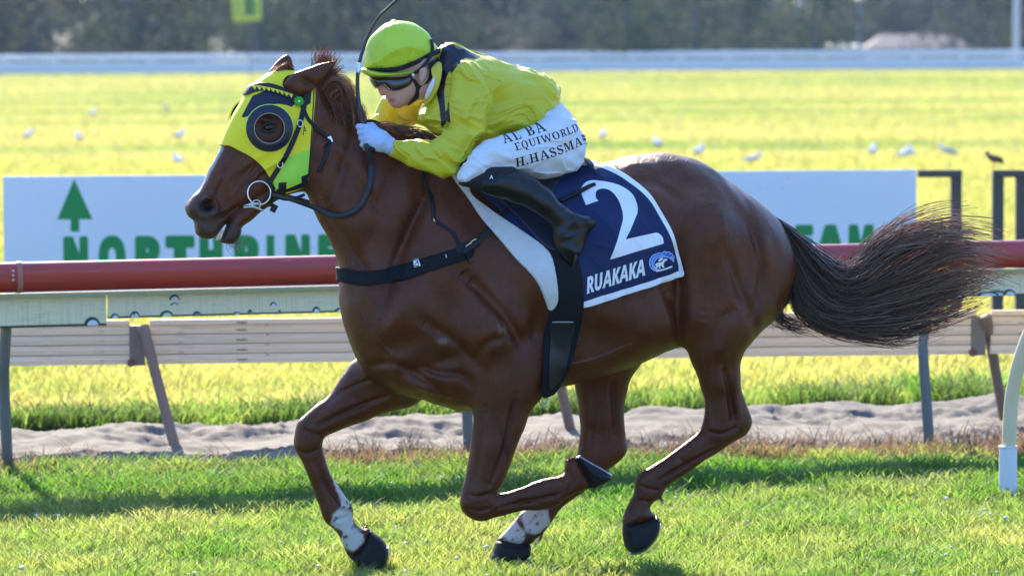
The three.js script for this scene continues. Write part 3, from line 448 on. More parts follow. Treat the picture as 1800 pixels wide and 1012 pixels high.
  for (const x of [-3, 0, 3]) { const g = new THREE.BoxGeometry(1.3, 1.1, 0.1); g.translate(x, (ev - gy) * 0.55, 3.03); const w = mesh('window', g, phy(RGB(0.04, 0.05, 0.06), 0.15), h); mesh('window_frame', mergeGeometries([[0, .6, 1.5, .1], [0, -.6, 1.5, .1], [-.7, 0, .1, 1.3], [.7, 0, .1, 1.3]].map(q => new THREE.BoxGeometry(q[2], q[3], .14).translate(x + q[0], (ev - gy) * 0.55 + q[1], 3.05))), std(RGB(0.7, 0.7, 0.68), 0.6), w); }
  h.position.set(cx, gy, z);
  const shed = thing('shed', 'small pale shed beside the house beyond the far rail', 'shed'); { const zz = DIST - 380, s2 = 380 / FPX, x = (1485 - 900) * s2, y0 = groundY(x, zz), hh = CAMH - 24 * s2 - y0; mesh('wall', new THREE.BoxGeometry(3.2, hh, 2.5).translate(0, hh / 2 - 0.1, 0), std(RGB(0.42, 0.42, 0.44), 0.8), shed); mesh('roof', new THREE.BoxGeometry(3.7, 0.14, 3).rotateX(0.12).translate(0, hh, 0), std(RGB(0.4, 0.4, 0.43), 0.6), shed); shed.position.set(x, y0, zz); }
  // light poles
  const pole = (px, d, r, label, col, lampY) => { const t = thing('light_pole', label, 'pole'), zz = DIST - d, x = (px - 900) * d / FPX, y0 = groundY(x, zz), top = lampY ?? CAMH + 9; mesh('mast', new THREE.CylinderGeometry(r * 0.75, r, top - y0, 10).translate(0, (top - y0) / 2, 0), std(col, 0.6), t); mesh('lamp_head', new THREE.SphereGeometry(r * 2.6, 12, 8).scale(1.4, 0.6, 1).translate(0, top - y0, 0), std(RGB(0.75, 0.62, 0.4), 0.5), t); t.position.set(x, y0, zz); };
  pole(1788, 235, 0.2, 'tall pale metal pole rising behind the far rail', RGB(0.55, 0.6, 0.66));
  pole(1405, 330, 0.17, 'thin grey pole standing among the trees', RGB(0.3, 0.34, 0.4), CAMH + 2.3);
  pole(1512, 300, 0.14, 'thin dark pole topped with a warm coloured lamp', RGB(0.2, 0.22, 0.26), CAMH + 2.45);
  // yellow furlong marker
  const mkr = thing('marker_board', 'yellow framed marker board on a thin post in front of the trees', 'sign'), dm = 150, sm = dm / FPX, mp = V((445 - 900) * sm, 0, DIST - dm), yb = CAMH + 25 * sm, bh = 1.2;
  mesh('board', new RoundedBoxGeometry(1.08, bh, 0.05, 2, 0.02).translate(0, yb + bh / 2, 0), std(0xffffff, 0.6, { map: canvasTex(128, 128, g => { g.fillStyle = '#c9cf4a'; g.fillRect(0, 0, 128, 128); g.fillStyle = '#7f9a4c'; g.fillRect(18, 16, 92, 92); g.fillStyle = '#cfd25a'; g.fillRect(30, 20, 20, 84); g.fillStyle = '#56713f'; g.fillRect(62, 20, 26, 84); }) }), mkr);
  mesh('post', new THREE.CylinderGeometry(0.02, 0.02, yb, 8).translate(0, yb / 2, -0.04), std(RGB(0.16, 0.18, 0.2), 0.7), mkr);
  mkr.position.copy(mp); mkr.rotation.z = 0.06;
}
// ------------------------------------------------------------------ the horse
const furBump = noiseTex(512, 512, (x, y) => 0.5 + 0.28 * tileN(x, y * 3, 60, 2) + 0.22 * tileN(x * 3, y, 36, 9));
furBump.repeat.set(2.2, 2.2);
const torso = new Sil(
  [[553, 152], [585, 188], [616, 212], [650, 224], [690, 234], [725, 242], [780, 258], [850, 278], [930, 296], [1000, 300], [1040, 293], [1075, 284], [1116, 271], [1177, 269.5], [1214, 276], [1251, 294], [1288, 320], [1321, 345], [1353, 373], [1374, 401], [1392, 445], [1395, 478], [1386, 510], [1367, 552], [1335, 582], [1307, 612], [1270, 628], [1230, 626], [1204, 608], [1153, 624], [1121, 638], [1093, 650], [1046, 665], [1008, 675], [976, 683], [930, 700], [880, 718], [823, 724], [773, 714], [741, 703], [700, 690], [660, 668], [643, 652], [624, 625], [606, 579], [597, 533], [597, 497], [594, 465], [581, 430], [561, 391], [545, 356], [537, 325], [530, 280], [528, 215]],
  [[556, 190, .08, .07], [570, 280, .1, .085], [620, 330, .12, .1], [640, 420, .13, .12], [600, 225, .06, .05], [690, 252, .09, .055], [780, 275, .12, .075], [700, 400, .17, .135], [625, 530, .13, .165], [700, 540, .2, .21], [790, 480, .26, .21], [860, 300, .16, .11], [850, 560, .25, .235], [960, 480, .32, .30], [980, 320, .18, .17], [1080, 430, .3, .30], [1070, 310, .18, .19], [1150, 560, .17, .27], [1190, 290, .16, .17], [1220, 390, .24, .285], [1300, 350, .16, .2], [1340, 470, .17, .22], [1270, 560, .15, .26], [780, 660, .13, .17], [950, 640, .15, .21], [1050, 620, .14, .2], [660, 630, .1, .13]],
  { lines: [
    [[[770, 320], [720, 420], [684, 510], [668, 575]], 10, -.015], [[[800, 470], [870, 540], [915, 610], [928, 665]], 11, -.017], [[[735, 560], [800, 600], [852, 655]], 9, -.011], [[[640, 655], [690, 640], [740, 662], [795, 704]], 8, -.013], [[[735, 640], [770, 655], [815, 660], [835, 690]], 7, -.01],
    [[[690, 655], [725, 676], [765, 692], [805, 703]], 3.2, .006], [[[632, 540], [655, 590], [700, 632]], 3.2, .005], [[[1148, 470], [1178, 540], [1194, 590], [1205, 614]], 12, -.02], [[[1232, 330], [1242, 420], [1236, 500], [1226, 570]], 13, -.009], [[[1306, 375], [1330, 445], [1326, 520], [1300, 592]], 9, -.013],
    [[[985, 645], [1050, 630], [1120, 600]], 3.4, .006], [[[560, 330], [600, 400], [642, 470], [668, 525]], 9, -.012], [[[572, 245], [630, 320], [690, 385]], 11, -.008], [[[1040, 470], [1052, 540], [1040, 600]], 8, -.005], [[[1076, 470], [1088, 535], [1076, 590]], 8, -.005], [[[1112, 470], [1122, 530], [1112, 580]], 8, -.004],
    [[[1250, 600], [1262, 560], [1290, 540]], 9, -.008], [[[830, 640], [850, 600], [880, 590]], 8, -.009], [[[1085, 330], [1120, 318], [1165, 330], [1200, 360]], 9, -.008], [[[800, 560], [808, 600], [812, 640]], 2.6, .004], [[[1270, 470], [1282, 520], [1276, 570]], 2.6, .004]],
   relief: [
    [735, 380, 22, 130, 24, -0.0272], [690, 560, 26, 60, 25, 0.0306], [860, 590, 50, 75, 20, 0.0510], [935, 600, 16, 80, 8, -0.0306], [770, 640, 60, 16, -20, -0.0204], [700, 640, 40, 20, -38, 0.0272],
    [640, 470, 14, 90, 22, -0.0170], [800, 430, 40, 90, 22, 0.0204], [1130, 340, 34, 26, 10, 0.0340], [1110, 450, 40, 70, -5, -0.0272], [1192, 520, 14, 95, -4, -0.0510], [1222, 600, 30, 40, 0, 0.0374],
    [1300, 520, 10, 80, -22, -0.0204], [1255, 470, 38, 110, -8, 0.0272], [1340, 440, 16, 70, 14, 0.0204], [1170, 310, 60, 12, -20, -0.0136], [1210, 400, 16, 70, 18, -0.0136], [1060, 560, 60, 30, 10, 0.0170],
    [610, 300, 10, 80, 20, -0.0136], [660, 340, 16, 90, 28, 0.0136], [745, 690, 26, 20, 20, 0.0255],
  ] });
const headUp = new Sil(
  [[556, 158], [545, 140], [512, 127], [490, 127], [470, 133], [455, 144], [441, 155], [427, 178], [412, 203], [401, 226], [393, 246], [384, 264], [367, 297], [352, 328], [338, 345], [326, 360], [325, 369], [330, 380], [339, 388], [341, 399], [344, 411], [355, 418], [371, 419], [383, 412], [394, 396], [406, 381], [425, 365], [450, 352], [490, 336], [530, 318], [550, 270], [558, 210]],
  [[450, 190, .08, .082, .01], [474, 222, .09, .098, .01], [510, 260, .1, .088, .005], [525, 300, .07, .07], [412, 270, .06, .058, .03], [440, 300, .07, .062, .02], [385, 330, .055, .054, .04], [358, 362, .045, .06, .05], [345, 390, .03, .05, .05], [365, 405, .035, .048, .05], [400, 372, .04, .05, .035], [530, 165, .07, .068], [500, 140, .05, .06]],
  { h: 0.004, lines: [[[[352, 354], [364, 347], [378, 355], [382, 370], [374, 380]], 3.4, .01, .1], [[[505, 272], [462, 298], [430, 322]], 5, .008, .08], [[[445, 292], [424, 322], [406, 346]], 2.4, .004, .08], [[[455, 300], [440, 330], [425, 350]], 2.4, .003, .08], [[[400, 290], [385, 330], [378, 350]], 5, -.006, .08], [[[332, 372], [345, 384], [360, 392]], 4, -.006, .08], [[[382, 384], [398, 374], [420, 362]], 3, -.013, .08]], relief: [[366, 363, 13, 10, -20, -.036], [361, 357, 17, 6, -40, .008], [376, 374, 8, 12, 30, .008], [473, 223, 15, 10, 10, -.014], [470, 212, 20, 6, 15, .012], [440, 290, 45, 7, -32, .009], [430, 325, 30, 10, -40, -.006], [498, 282, 26, 30, 0, .006], [395, 345, 12, 26, -30, -.007], [345, 350, 8, 14, -40, -.006]] });
const headLow = new Sil(
  [[384, 424], [394, 428], [406, 429], [418, 422], [423, 408], [425, 397], [450, 378], [482, 354], [510, 342], [533, 331], [548, 300], [545, 250], [505, 262], [460, 326], [428, 357], [409, 374], [399, 392], [390, 410]],
  [[405, 412, .03, .04, .05], [440, 378, .03, .044, .03], [480, 345, .05, .055, .015], [520, 305, .07, .08]], { h: 0.004, relief: [[505, 300, 30, 26, 20, .008]] });
const earNear = new Sil([[500, 144], [509, 132], [530, 122], [560, 113], [591, 106], [576, 128], [556, 152], [542, 164], [529, 168], [512, 163], [502, 154]], [[515, 146, .03, .034, .066], [535, 140, .03, .024, .075], [560, 128, .022, .016, .085], [588, 108, .008, .006, .085]], { h: 0.003, relief: [[548, 146, 26, 6, 32, -.014]] });
const earFar = new Sil([[464, 136], [480, 116], [497, 99], [506, 97], [513, 107], [514, 126], [500, 138], [480, 142]], [[485, 128, .026, .026, -.06], [505, 105, .012, .012, -.06]], { h: 0.003 });
const foreNear = new Sil(
  [[905, 590], [850, 630], [834, 690], [833, 725], [831, 756], [823, 814], [813, 868], [810, 886], [816, 900], [829, 910], [851, 917], [872, 909], [915, 900], [956, 895], [980, 889], [992, 879], [1010, 869], [1026, 863], [1040, 857], [1036, 838], [1028, 822], [1018, 806], [1007, 801], [997, 807], [993, 819], [992, 831], [980, 838], [953, 844], [922, 856], [892, 866], [877, 868], [874, 861], [888, 838], [902, 798], [922, 756], [934, 725], [953, 697], [965, 640], [945, 595]],
  [[890, 660, .1, .085, .15], [875, 760, .085, .066, .145], [850, 840, .065, .055, .14], [842, 890, .06, .052, .135], [920, 878, .038, .029, .13], [975, 864, .042, .034, .125], [1005, 845, .045, .038, .125], [1022, 830, .04, .04, .125]],
  { lines: [[[[905, 690], [888, 780], [862, 852]], 5, -.011, .2], [[[852, 715], [845, 790], [836, 850]], 5, -.008, .2], [[[878, 890], [930, 880], [982, 868]], 3, -.009, .15], [[[822, 868], [840, 872], [862, 866]], 3.5, -.006, .18], [[[820, 892], [842, 898], [864, 892]], 3.5, -.006, .18], [[[1000, 866], [1006, 846], [1000, 826]], 3.5, -.006, .16]], relief: [[880, 770, 6, 60, -16, -.008], [856, 800, 6, 60, -12, .006], [840, 870, 12, 12, 0, .006], [930, 884, 60, 4, 12, -.005], [1000, 838, 8, 14, 0, .004]] });
const foreFar = new Sil(
  [[700, 600], [650, 620], [623, 633], [604, 655], [573, 697], [538, 728], [523, 741], [517, 763], [516, 787], [530, 814], [546, 849], [561, 887], [572, 913], [592, 934], [604, 957], [616, 979], [636, 968], [652, 940], [648, 927], [634, 928], [621, 914], [619, 891], [604, 868], [588, 845], [577, 821], [568, 794], [567, 778], [574, 765], [604, 754], [643, 740], [674, 728], [712, 717], [741, 703], [770, 660], [760, 600]],
  [[680, 670, .1, .085, -.13], [610, 710, .07, .066, -.135], [545, 765, .055, .052, -.14], [545, 810, .045, .042, -.14], [570, 860, .04, .03, -.14], [597, 905, .045, .037, -.14], [625, 950, .04, .038, -.14]],
  { lines: [[[[690, 690], [620, 718], [560, 748]], 5, -.009, -.08], [[[660, 660], [600, 690], [550, 735]], 4, -.006, -.08], [[[552, 800], [574, 850], [600, 888]], 3, -.009, -.1], [[[524, 752], [545, 760], [564, 768]], 3.5, -.006, -.1], [[[522, 792], [542, 796], [562, 788]], 3.5, -.006, -.1], [[[585, 915], [600, 912], [615, 905]], 3, -.005, -.1]], relief: [[620, 700, 60, 6, 32, -.006], [537, 765, 10, 20, 0, .006], [577, 850, 3, 50, -24, -.005]] });
const hindNear = new Sil(
  [[1225, 540], [1208, 590], [1212, 628], [1226, 660], [1233, 682], [1240, 705], [1239, 730], [1230, 755], [1210, 775], [1183, 796], [1155, 813], [1129, 829], [1117, 843], [1115, 865], [1106, 886], [1099, 903], [1096, 922], [1112, 923], [1135, 917], [1154, 907], [1145, 896], [1149, 885], [1163, 873], [1170, 859], [1181, 849], [1203, 834], [1231, 813], [1263, 796], [1285, 780], [1311, 766], [1322, 750], [1322, 733], [1311, 705], [1303, 681], [1301, 645], [1309, 610], [1330, 560], [1290, 520]],
  [[1260, 590, .13, .115, .15], [1262, 660, .08, .072, .145], [1270, 715, .07, .052, .14], [1285, 752, .065, .046, .135], [1235, 785, .045, .036, .13], [1190, 815, .04, .031, .125], [1145, 848, .048, .04, .125], [1125, 885, .045, .037, .125], [1120, 915, .045, .045, .125]],
  { lines: [[[[1268, 640], [1284, 695], [1292, 738]], 6, -.014, .2], [[[1240, 650], [1252, 700], [1258, 740]], 5, -.008, .2], [[[1262, 786], [1208, 815], [1162, 842]], 3, -.009, .16], [[[1245, 758], [1268, 762], [1296, 752]], 4, -.008, .18], [[[1120, 850], [1138, 858], [1158, 862]], 3.4, -.006, .16], [[[1110, 884], [1126, 880], [1144, 882]], 3, -.005, .16]], relief: [[1288, 690, 10, 55, -6, -.014], [1300, 715, 6, 45, -10, .006], [1262, 640, 20, 50, 0, .008], [1262, 757, 22, 14, 20, .007], [1205, 812, 50, 4, 33, -.005], [1130, 842, 8, 10, 0, .004]] });
const hindFar = new Sil(
  [[1050, 590], [1005, 630], [1010, 677], [1015, 702], [1020, 730], [1020, 761], [1015, 798], [1000, 826], [962, 860], [932, 888], [914, 904], [894, 928], [874, 951], [900, 958], [931, 957], [941, 948], [957, 934], [974, 909], [995, 887], [1023, 865], [1066, 827], [1079, 817], [1097, 803], [1104, 789], [1101, 768], [1098, 730], [1101, 691], [1111, 660], [1135, 620], [1130, 560]],
  [[1070, 630, .1, .09, -.14], [1060, 710, .075, .06, -.145], [1062, 785, .065, .048, -.15], [1005, 845, .04, .031, -.15], [950, 905, .045, .039, -.15], [905, 942, .042, .04, -.15]],
  { lines: [[[[1076, 660], [1080, 720], [1084, 770]], 6, -.012, -.09], [[[1040, 670], [1044, 730], [1040, 780]], 5, -.008, -.09], [[[985, 868], [955, 898], [930, 925]], 3, -.007, -.11]], relief: [[1078, 730, 9, 60, 0, -.01], [1055, 690, 14, 50, 0, .006]] });
const silsHorse = [torso, headUp, headLow, earNear, earFar, foreNear, foreFar, hindNear, hindFar];
const jawA = L(440, 340).x, jawB = L(500, 340).x;
function horseField(x, y, z) {
  const a = headUp.at(x, y, z), b = headLow.at(x, y, z), back = sstep(jawA, jawB, x);
  let d = smin(torso.at(x, y, z), smin(a, b, lerp(0.006, 0.03, back)), 0.04);
  d = smin(d, smin(earNear.at(x, y, z), earFar.at(x, y, z), 0.01), 0.012);
  d = smin(d, foreNear.at(x, y, z), 0.05); d = smin(d, foreFar.at(x, y, z), 0.045);
  d = smin(d, hindNear.at(x, y, z), 0.05); d = smin(d, hindFar.at(x, y, z), 0.045);
  return d + 0.0016 * N3(x * 9, y * 9, z * 9) + 0.0045 * N3(x * 4.5 + y * 1.2, y * 2.4, z * 3 + 7) + 0.002 * N3(x * 13, y * 6 + x * 3, z * 8 + 3);
}
const at2 = (px, py, w = 0) => { const l = L(px, py, w); return [l.x, l.y]; };
const near2 = (x, y, p) => Math.hypot(x - p[0], y - p[1]);
const pm = { nose: at2(350, 385, .05), nostril: at2(366, 364, .1), chin: at2(405, 418, .05), eye: at2(473, 223, .1), sfA: at2(580, 838, -.14), sfB: at2(606, 884, -.14), sfC: at2(600, 912, -.14), sfD: at2(618, 945, -.14), shA: at2(938, 912, -.15), shB: at2(900, 938, -.15), knee: at2(842, 890, .13), blA: at2(392, 250, .03), blB: at2(372, 290, .035), blC: at2(345, 335, .045), mark: at2(782, 601, .24), br: at2(880, 578, .24) };
function coat(x, y, z, nx, ny, nz) {
  const n1 = N3(x * 5, y * 5, z * 5), n2 = N3(x * 60, y * 26, z * 60), n3 = N3(x * 17 + 3, y * 17, z * 17);
  let k = 1 + 0.16 * n1 + 0.2 * n2 + 0.13 * n3, r = 0.09 * k, g = 0.021 * k * (1 + 0.05 * n3), b = 0.0065 * k;
  const mix = (R, Gg, Bb, t) => { r = lerp(r, R, t); g = lerp(g, Gg, t); b = lerp(b, Bb, t); };
  const dm = Math.min(near2(x, y, pm.nose), near2(x, y, pm.chin) + 0.02);
  mix(0.045, 0.03, 0.028, 0.8 * sstep(0.105, 0.05, dm + 0.012 * n3));                                    // dark skin of the muzzle
  mix(0.015, 0.008, 0.008, sstep(0.022, 0.012, near2(x, y, pm.nostril)) * (z > 0 ? 1 : 0.9));
  mix(0.02, 0.013, 0.011, 0.85 * sstep(0.042, 0.026, near2(x, y, pm.eye) + 0.004 * n3));
  const bl = Math.min(segDist(x, y, pm.blA, pm.blB), segDist(x, y, pm.blB, pm.blC)), mid = lerp(0.03, 0.045, clamp((pm.blA[0] - x) / 0.1, 0, 1));
  if (Math.abs(z - mid) < 0.1) mix(0.45, 0.4, 0.36, 0.85 * sstep(0.03, 0.014, bl + 0.55 * Math.abs(z - mid) + 0.004 * n2));  // white stripe down the nose
  if (z < -0.05) {                                                                                       // white socks with brown spots
    const sock = Math.max(sstep(0.05, 0.036, near2(x, y, pm.sfC) + 0.008 * n3), sstep(0.022, 0.014, segDist(x, y, [pm.sfA[0] + 0.015, pm.sfA[1] + 0.03], pm.sfB) + 0.004 * n2), sstep(0.05, 0.038, near2(x, y, pm.sfD) + 0.01 * n3));
    const sockH = Math.max(sstep(0.062, 0.05, near2(x, y, pm.shA) + 0.012 * n3), sstep(0.05, 0.04, near2(x, y, pm.shB) + 0.01 * n3));
    const spots = sstep(0.62, 0.8, N3(x * 30 + 9, y * 26, z * 26));
    mix(0.6, 0.55, 0.5, Math.max(sock, sockH) * (1 - 0.85 * spots));
  }
  mix(0.3, 0.24, 0.2, 0.35 * sstep(0.03, 0.012, Math.hypot((x - pm.mark[0]), (y - pm.mark[1]) * 1.7) + 0.006 * n2) * (z > 0 ? 1 : 0));
  if (z > 0) { const bx = x - pm.br[0], by = y - pm.br[1], H = Math.min(Math.abs(bx + by * .12 + 0.012), Math.abs(bx + by * .12 - 0.012), Math.abs(by) + Math.max(0, Math.abs(bx) - 0.012)); if (Math.abs(by) < 0.022) mix(0.27, 0.16, 0.11, 0.4 * sstep(0.006, 0.002, H)); }  // pale freeze brand
  return [r, g, b];
}
console.log('horse');
const horse = frame('racehorse', 'galloping chestnut racehorse with white socks and a flying dark tail', 'horse');
const HK = {};
const horseBox = joinBox(...silsHorse.map(s => silBox(s, 0.03)));
const coatMat = phy(0xffffff, 0.37, { vertexColors: true, bumpMap: furBump, bumpScale: 0.002, specularIntensity: 0.95, specularColor: RGB(1, 0.82, 0.68) });
mesh('body', net(horseField, horseBox, 0.0062, { color: coat, keep: HK, eps: 0.003, reach: 2.6 }), coatMat, horse);
const hf = HK.g;
// eyes
const eyeMat = phy(RGB(0.008, 0.005, 0.004), 0.05);
{
  const c = onSurf(hf, 473, 223);
  for (const s of [1, -1]) { const e = new THREE.SphereGeometry(0.02, 24, 16); e.scale(1.15, 0.78, 0.5); e.rotateZ(0.2); e.translate(c.x, c.y, s > 0 ? c.z - 0.004 : 0.02 - (c.z - 0.004)); mesh('eye', e, eyeMat, horse);
    for (const q of [1, -1]) { const l = []; for (let i = 0; i <= 8; i++) { const a = i / 8 * Math.PI; l.push(V(c.x - Math.cos(a) * 0.027, c.y - Math.cos(a) * 0.006 + q * Math.sin(a) * 0.016, (s > 0 ? c.z : 0.02 - c.z) + s * (0.003 + 0.008 * Math.sin(a)))); } mesh('eyelid', tube(l, l.map((_, i) => 0.002 + 0.0015 * Math.sin(i / 8 * Math.PI)), { n: 2 }), std(RGB(0.025, 0.015, 0.012), 0.5), horse); } }
}
// teeth between the lips
{ const tm = std(RGB(0.62, 0.55, 0.4), 0.35); for (let i = 0; i < 4; i++) { const p = L(382 + i * 2.6, 418 - i * 3.6, 0.05 + 0.034 - i * 0.002); const g = new RoundedBoxGeometry(0.009, 0.02, 0.012, 2, 0.003); g.rotateZ(-0.5); g.translate(p.x, p.y, p.z); mesh('tooth', g, tm, horse); } }
// hooves and shoes
const hoofMat = phy(RGB(0.014, 0.012, 0.011), 0.55, { specularIntensity: 0.5, bumpMap: furBump, bumpScale: 0.0006 }), shoeMat = std(RGB(0.6, 0.62, 0.64), 0.35, { metalness: 0.9 });
for (const [pts, w, shoe] of [
  [[[1041, 858], [1058, 851], [1074, 841], [1068, 831], [1057, 825], [1040, 815], [1022, 803], [1013, 804], [1020, 822], [1030, 842]], .125, [[1018, 802], [1038, 814], [1056, 824], [1072, 834]]],
  [[[613, 976], [622, 988], [632, 1000], [650, 1009], [666, 1006], [678, 988], [681, 965], [671, 947], [657, 936], [648, 932], [640, 950], [628, 968]], -.14, [[652, 1009], [668, 1005], [679, 987], [682, 965]]],
  [[[1096, 921], [1097, 952], [1104, 968], [1116, 971], [1134, 964], [1151, 945], [1159, 924], [1155, 906], [1140, 911], [1118, 918]], .125, [[1108, 972], [1120, 972], [1136, 965], [1153, 946], [1160, 926]]],
  [[[874, 950], [866, 968], [857, 988], [859, 996], [897, 989], [925, 982], [932, 970], [930, 955], [912, 953], [890, 948]], -.15, [[858, 996], [878, 993], [900, 989], [926, 982]]],
]) {
  const s = new Sil(pts, [[pts[0][0], pts[0][1], .03, .054, w], [pts[4][0], pts[4][1], .028, .064, w]], { h: 0.003, pad: 0.06 });
  const hoof = mesh('hoof', net((x, y, z) => s.at(x, y, z) + 0.0006 * N3(x * 12, y * 70, z * 12), silBox(s), 0.005), hoofMat, horse);
  mesh('horseshoe', tube(shoe.map(p => L(p[0], p[1], w + 0.028)).concat(shoe.slice().reverse().map(p => L(p[0], p[1], w - 0.028))), 0.0058, { seg: 6 }), shoeMat, hoof);
}
// hair: strands that follow guide curves
function hair(guides, n, seed, { r0 = 0.0016, r1 = 0.0006, spread = 0.02, fray = 0.05, seg = 18, short = 0.35, wdt = 0.03, lock = 0, backlitBleach = 0, cols }) {
  const R = rngOf(seed), pos = [], idx = [], colr = [], m = guides[0].length, gg = guides.map(g => crSmooth(g, 4, false)), M = gg[0].length;
  for (let s = 0; s < n; s++) {
    const lk = lock ? ((R() * lock) | 0) : 0, lr = rngOf(seed * 99 + lk * 7), a = lock ? clamp((lk + 0.5) / lock * (gg.length - 1) + (R() - 0.5) * 0.16 + (lr() - 0.5) * 0.1, 0, gg.length - 1) : R() * (gg.length - 1), i0 = Math.min(a | 0, gg.length - 2), t = a - i0, len = (lock ? 1 - 0.3 * lr() * lr() : 1) - short * Math.pow(R(), 2.2), rr = lerp(0.7, 1.5, R()), c = cols[(R() * cols.length) | 0], kk = 0.6 + 0.8 * R();
    const ou = (R() - 0.5) * spread, ov = (R() - 0.5) * spread, ow = (R() + R() - 1) * wdt, fu = (R() - 0.5) * fray, fv = (R() - 0.5) * fray, fw = (R() + R() - 1) * fray, ph = R() * 6.28, wob = 0.006 + 0.008 * R();
    const lu = lock ? (lr() - 0.5) * fray * 1.3 : 0, lv = lock ? (lr() - 0.5) * fray * 1.3 : 0, lw = lock ? (lr() - 0.5) * 0.12 : 0, tc = backlitBleach * R();  // paler tips: back light painted into the hair colour, plus sun bleaching
    const pts = [];
    for (let k = 0; k <= seg; k++) {
      const q = k / seg * len * (M - 1), j = Math.min(q | 0, M - 2), f = q - j, e = (k / seg) ** 1.6, p = [0, 1, 2].map(d => lerp(lerp(gg[i0][j][d], gg[i0][j + 1][d], f), lerp(gg[i0 + 1][j][d], gg[i0 + 1][j + 1][d], f), t));
      const g = Math.min(1, k / seg * 3);
      pts.push([p[0] + lu * e + ou * g + fu * e * (lock ? 0.6 : 1) + wob * e * Math.sin(ph + k * 0.5), p[1] + lv * e + ov * g + fv * e * (lock ? 0.6 : 1) + wob * e * Math.cos(ph * 2 + k * 0.45), p[2] + ow * (0.35 + 0.65 * g) + fw * e + lw * e]);
    }
    const b = pos.length / 3;
    for (let k = 0; k <= seg; k++) {
      const A = pts[Math.max(0, k - 1)], B = pts[Math.min(seg, k + 1)], tx = B[0] - A[0], ty = B[1] - A[1], tz = B[2] - A[2], l = Math.hypot(tx, ty, tz) || 1, r = lerp(r0, r1, (k / seg) ** 2) * rr;
      const nx = -ty / l, ny = tx / l;
      for (const [x, y, z] of [[nx, ny, 0], [-nx * 0.5 + 0, -ny * 0.5, 0.87], [-nx * 0.5, -ny * 0.5, -0.87]]) { pos.push(pts[k][0] + x * r, pts[k][1] + y * r, pts[k][2] + z * r); const bt = tc * (k / seg) ** 1.5; colr.push(lerp(c[0] * kk, .62, bt), lerp(c[1] * kk, .36, bt), lerp(c[2] * kk, .22, bt)); }
      if (k) for (let q = 0; q < 3; q++) { const x = b + (k - 1) * 3 + q, y = b + (k - 1) * 3 + (q + 1) % 3; idx.push(x, y, x + 3, y, y + 3, x + 3); }
    }
  }
  const g = new THREE.BufferGeometry(); g.setAttribute('position', new THREE.Float32BufferAttribute(pos, 3)); g.setAttribute('color', new THREE.Float32BufferAttribute(colr, 3)); g.setIndex(idx); g.computeVertexNormals(); return g;
}
const hairMat = phy(0xffffff, 0.36, { vertexColors: true, transmission: 0.5, thickness: 0 });
const gl = (pts) => pts.map(p => { const l = L(p[0], p[1], p[2] || 0); return [l.x, l.y, l.z]; });
mesh('tail', hair([
  gl([[1352, 374], [1395, 410], [1430, 443], [1464, 470], [1488, 474], [1508, 448], [1530, 420], [1565, 399], [1625, 382], [1714, 380, .02]]),
  gl([[1354, 378], [1396, 416], [1432, 455], [1468, 486], [1500, 482], [1530, 452], [1565, 425], [1610, 405], [1672, 396], [1748, 407, .02]]),
  gl([[1356, 384], [1396, 428], [1432, 470], [1472, 504], [1515, 500], [1555, 478], [1600, 452], [1645, 432], [1700, 426], [1764, 446]]),
  gl([[1358, 390], [1396, 445], [1430, 492], [1475, 522], [1525, 518], [1575, 502], [1620, 482], [1660, 466], [1710, 458], [1766, 474]]),
  gl([[1360, 396], [1394, 460], [1424, 515], [1470, 545], [1525, 546], [1580, 533], [1625, 518], [1665, 505], [1706, 495], [1752, 494]]),
  gl([[1362, 402], [1394, 475], [1415, 535], [1455, 565], [1510, 572], [1565, 568], [1610, 556], [1650, 543], [1685, 527], [1715, 512]]),
  gl([[1364, 406], [1393, 488], [1398, 540], [1432, 572], [1480, 582], [1530, 588], [1565, 586], [1600, 572], [1640, 554], [1680, 532]]),
], 2000, 11, { cols: [[.024, .013, .01], [.05, .022, .013], [.1, .042, .02], [.2, .09, .045], [.015, .011, .01]], spread: 0.03, fray: 0.1, wdt: 0.06, seg: 22, short: 0.55, r0: 0.0016, r1: 0.0009, lock: 52, backlitBleach: 1 }), hairMat, horse);
mesh('tail_dock', tube([L(1322, 380), L(1354, 394), L(1385, 420), L(1402, 450)], [0.03, 0.034, 0.03, 0.012], { seg: 12 }), std(RGB(0.05, 0.025, 0.016), 0.6), horse);
mesh('stray_tail_hair', hair([gl([[1366, 410], [1388, 480], [1385, 520], [1372, 545], [1385, 562], [1410, 575], [1440, 580]]), gl([[1366, 410], [1390, 485], [1380, 525], [1360, 550], [1362, 566], [1385, 572], [1410, 566]])], 110, 12, { cols: [[.03, .016, .012], [.09, .04, .02]], spread: 0.02, fray: 0.06, wdt: 0.03, short: 0.5, r0: 0.0012 }), hairMat, horse);
const maneCols = [[.42, .15, .055], [.6, .25, .1], [.28, .095, .036], [.12, .045, .02]];
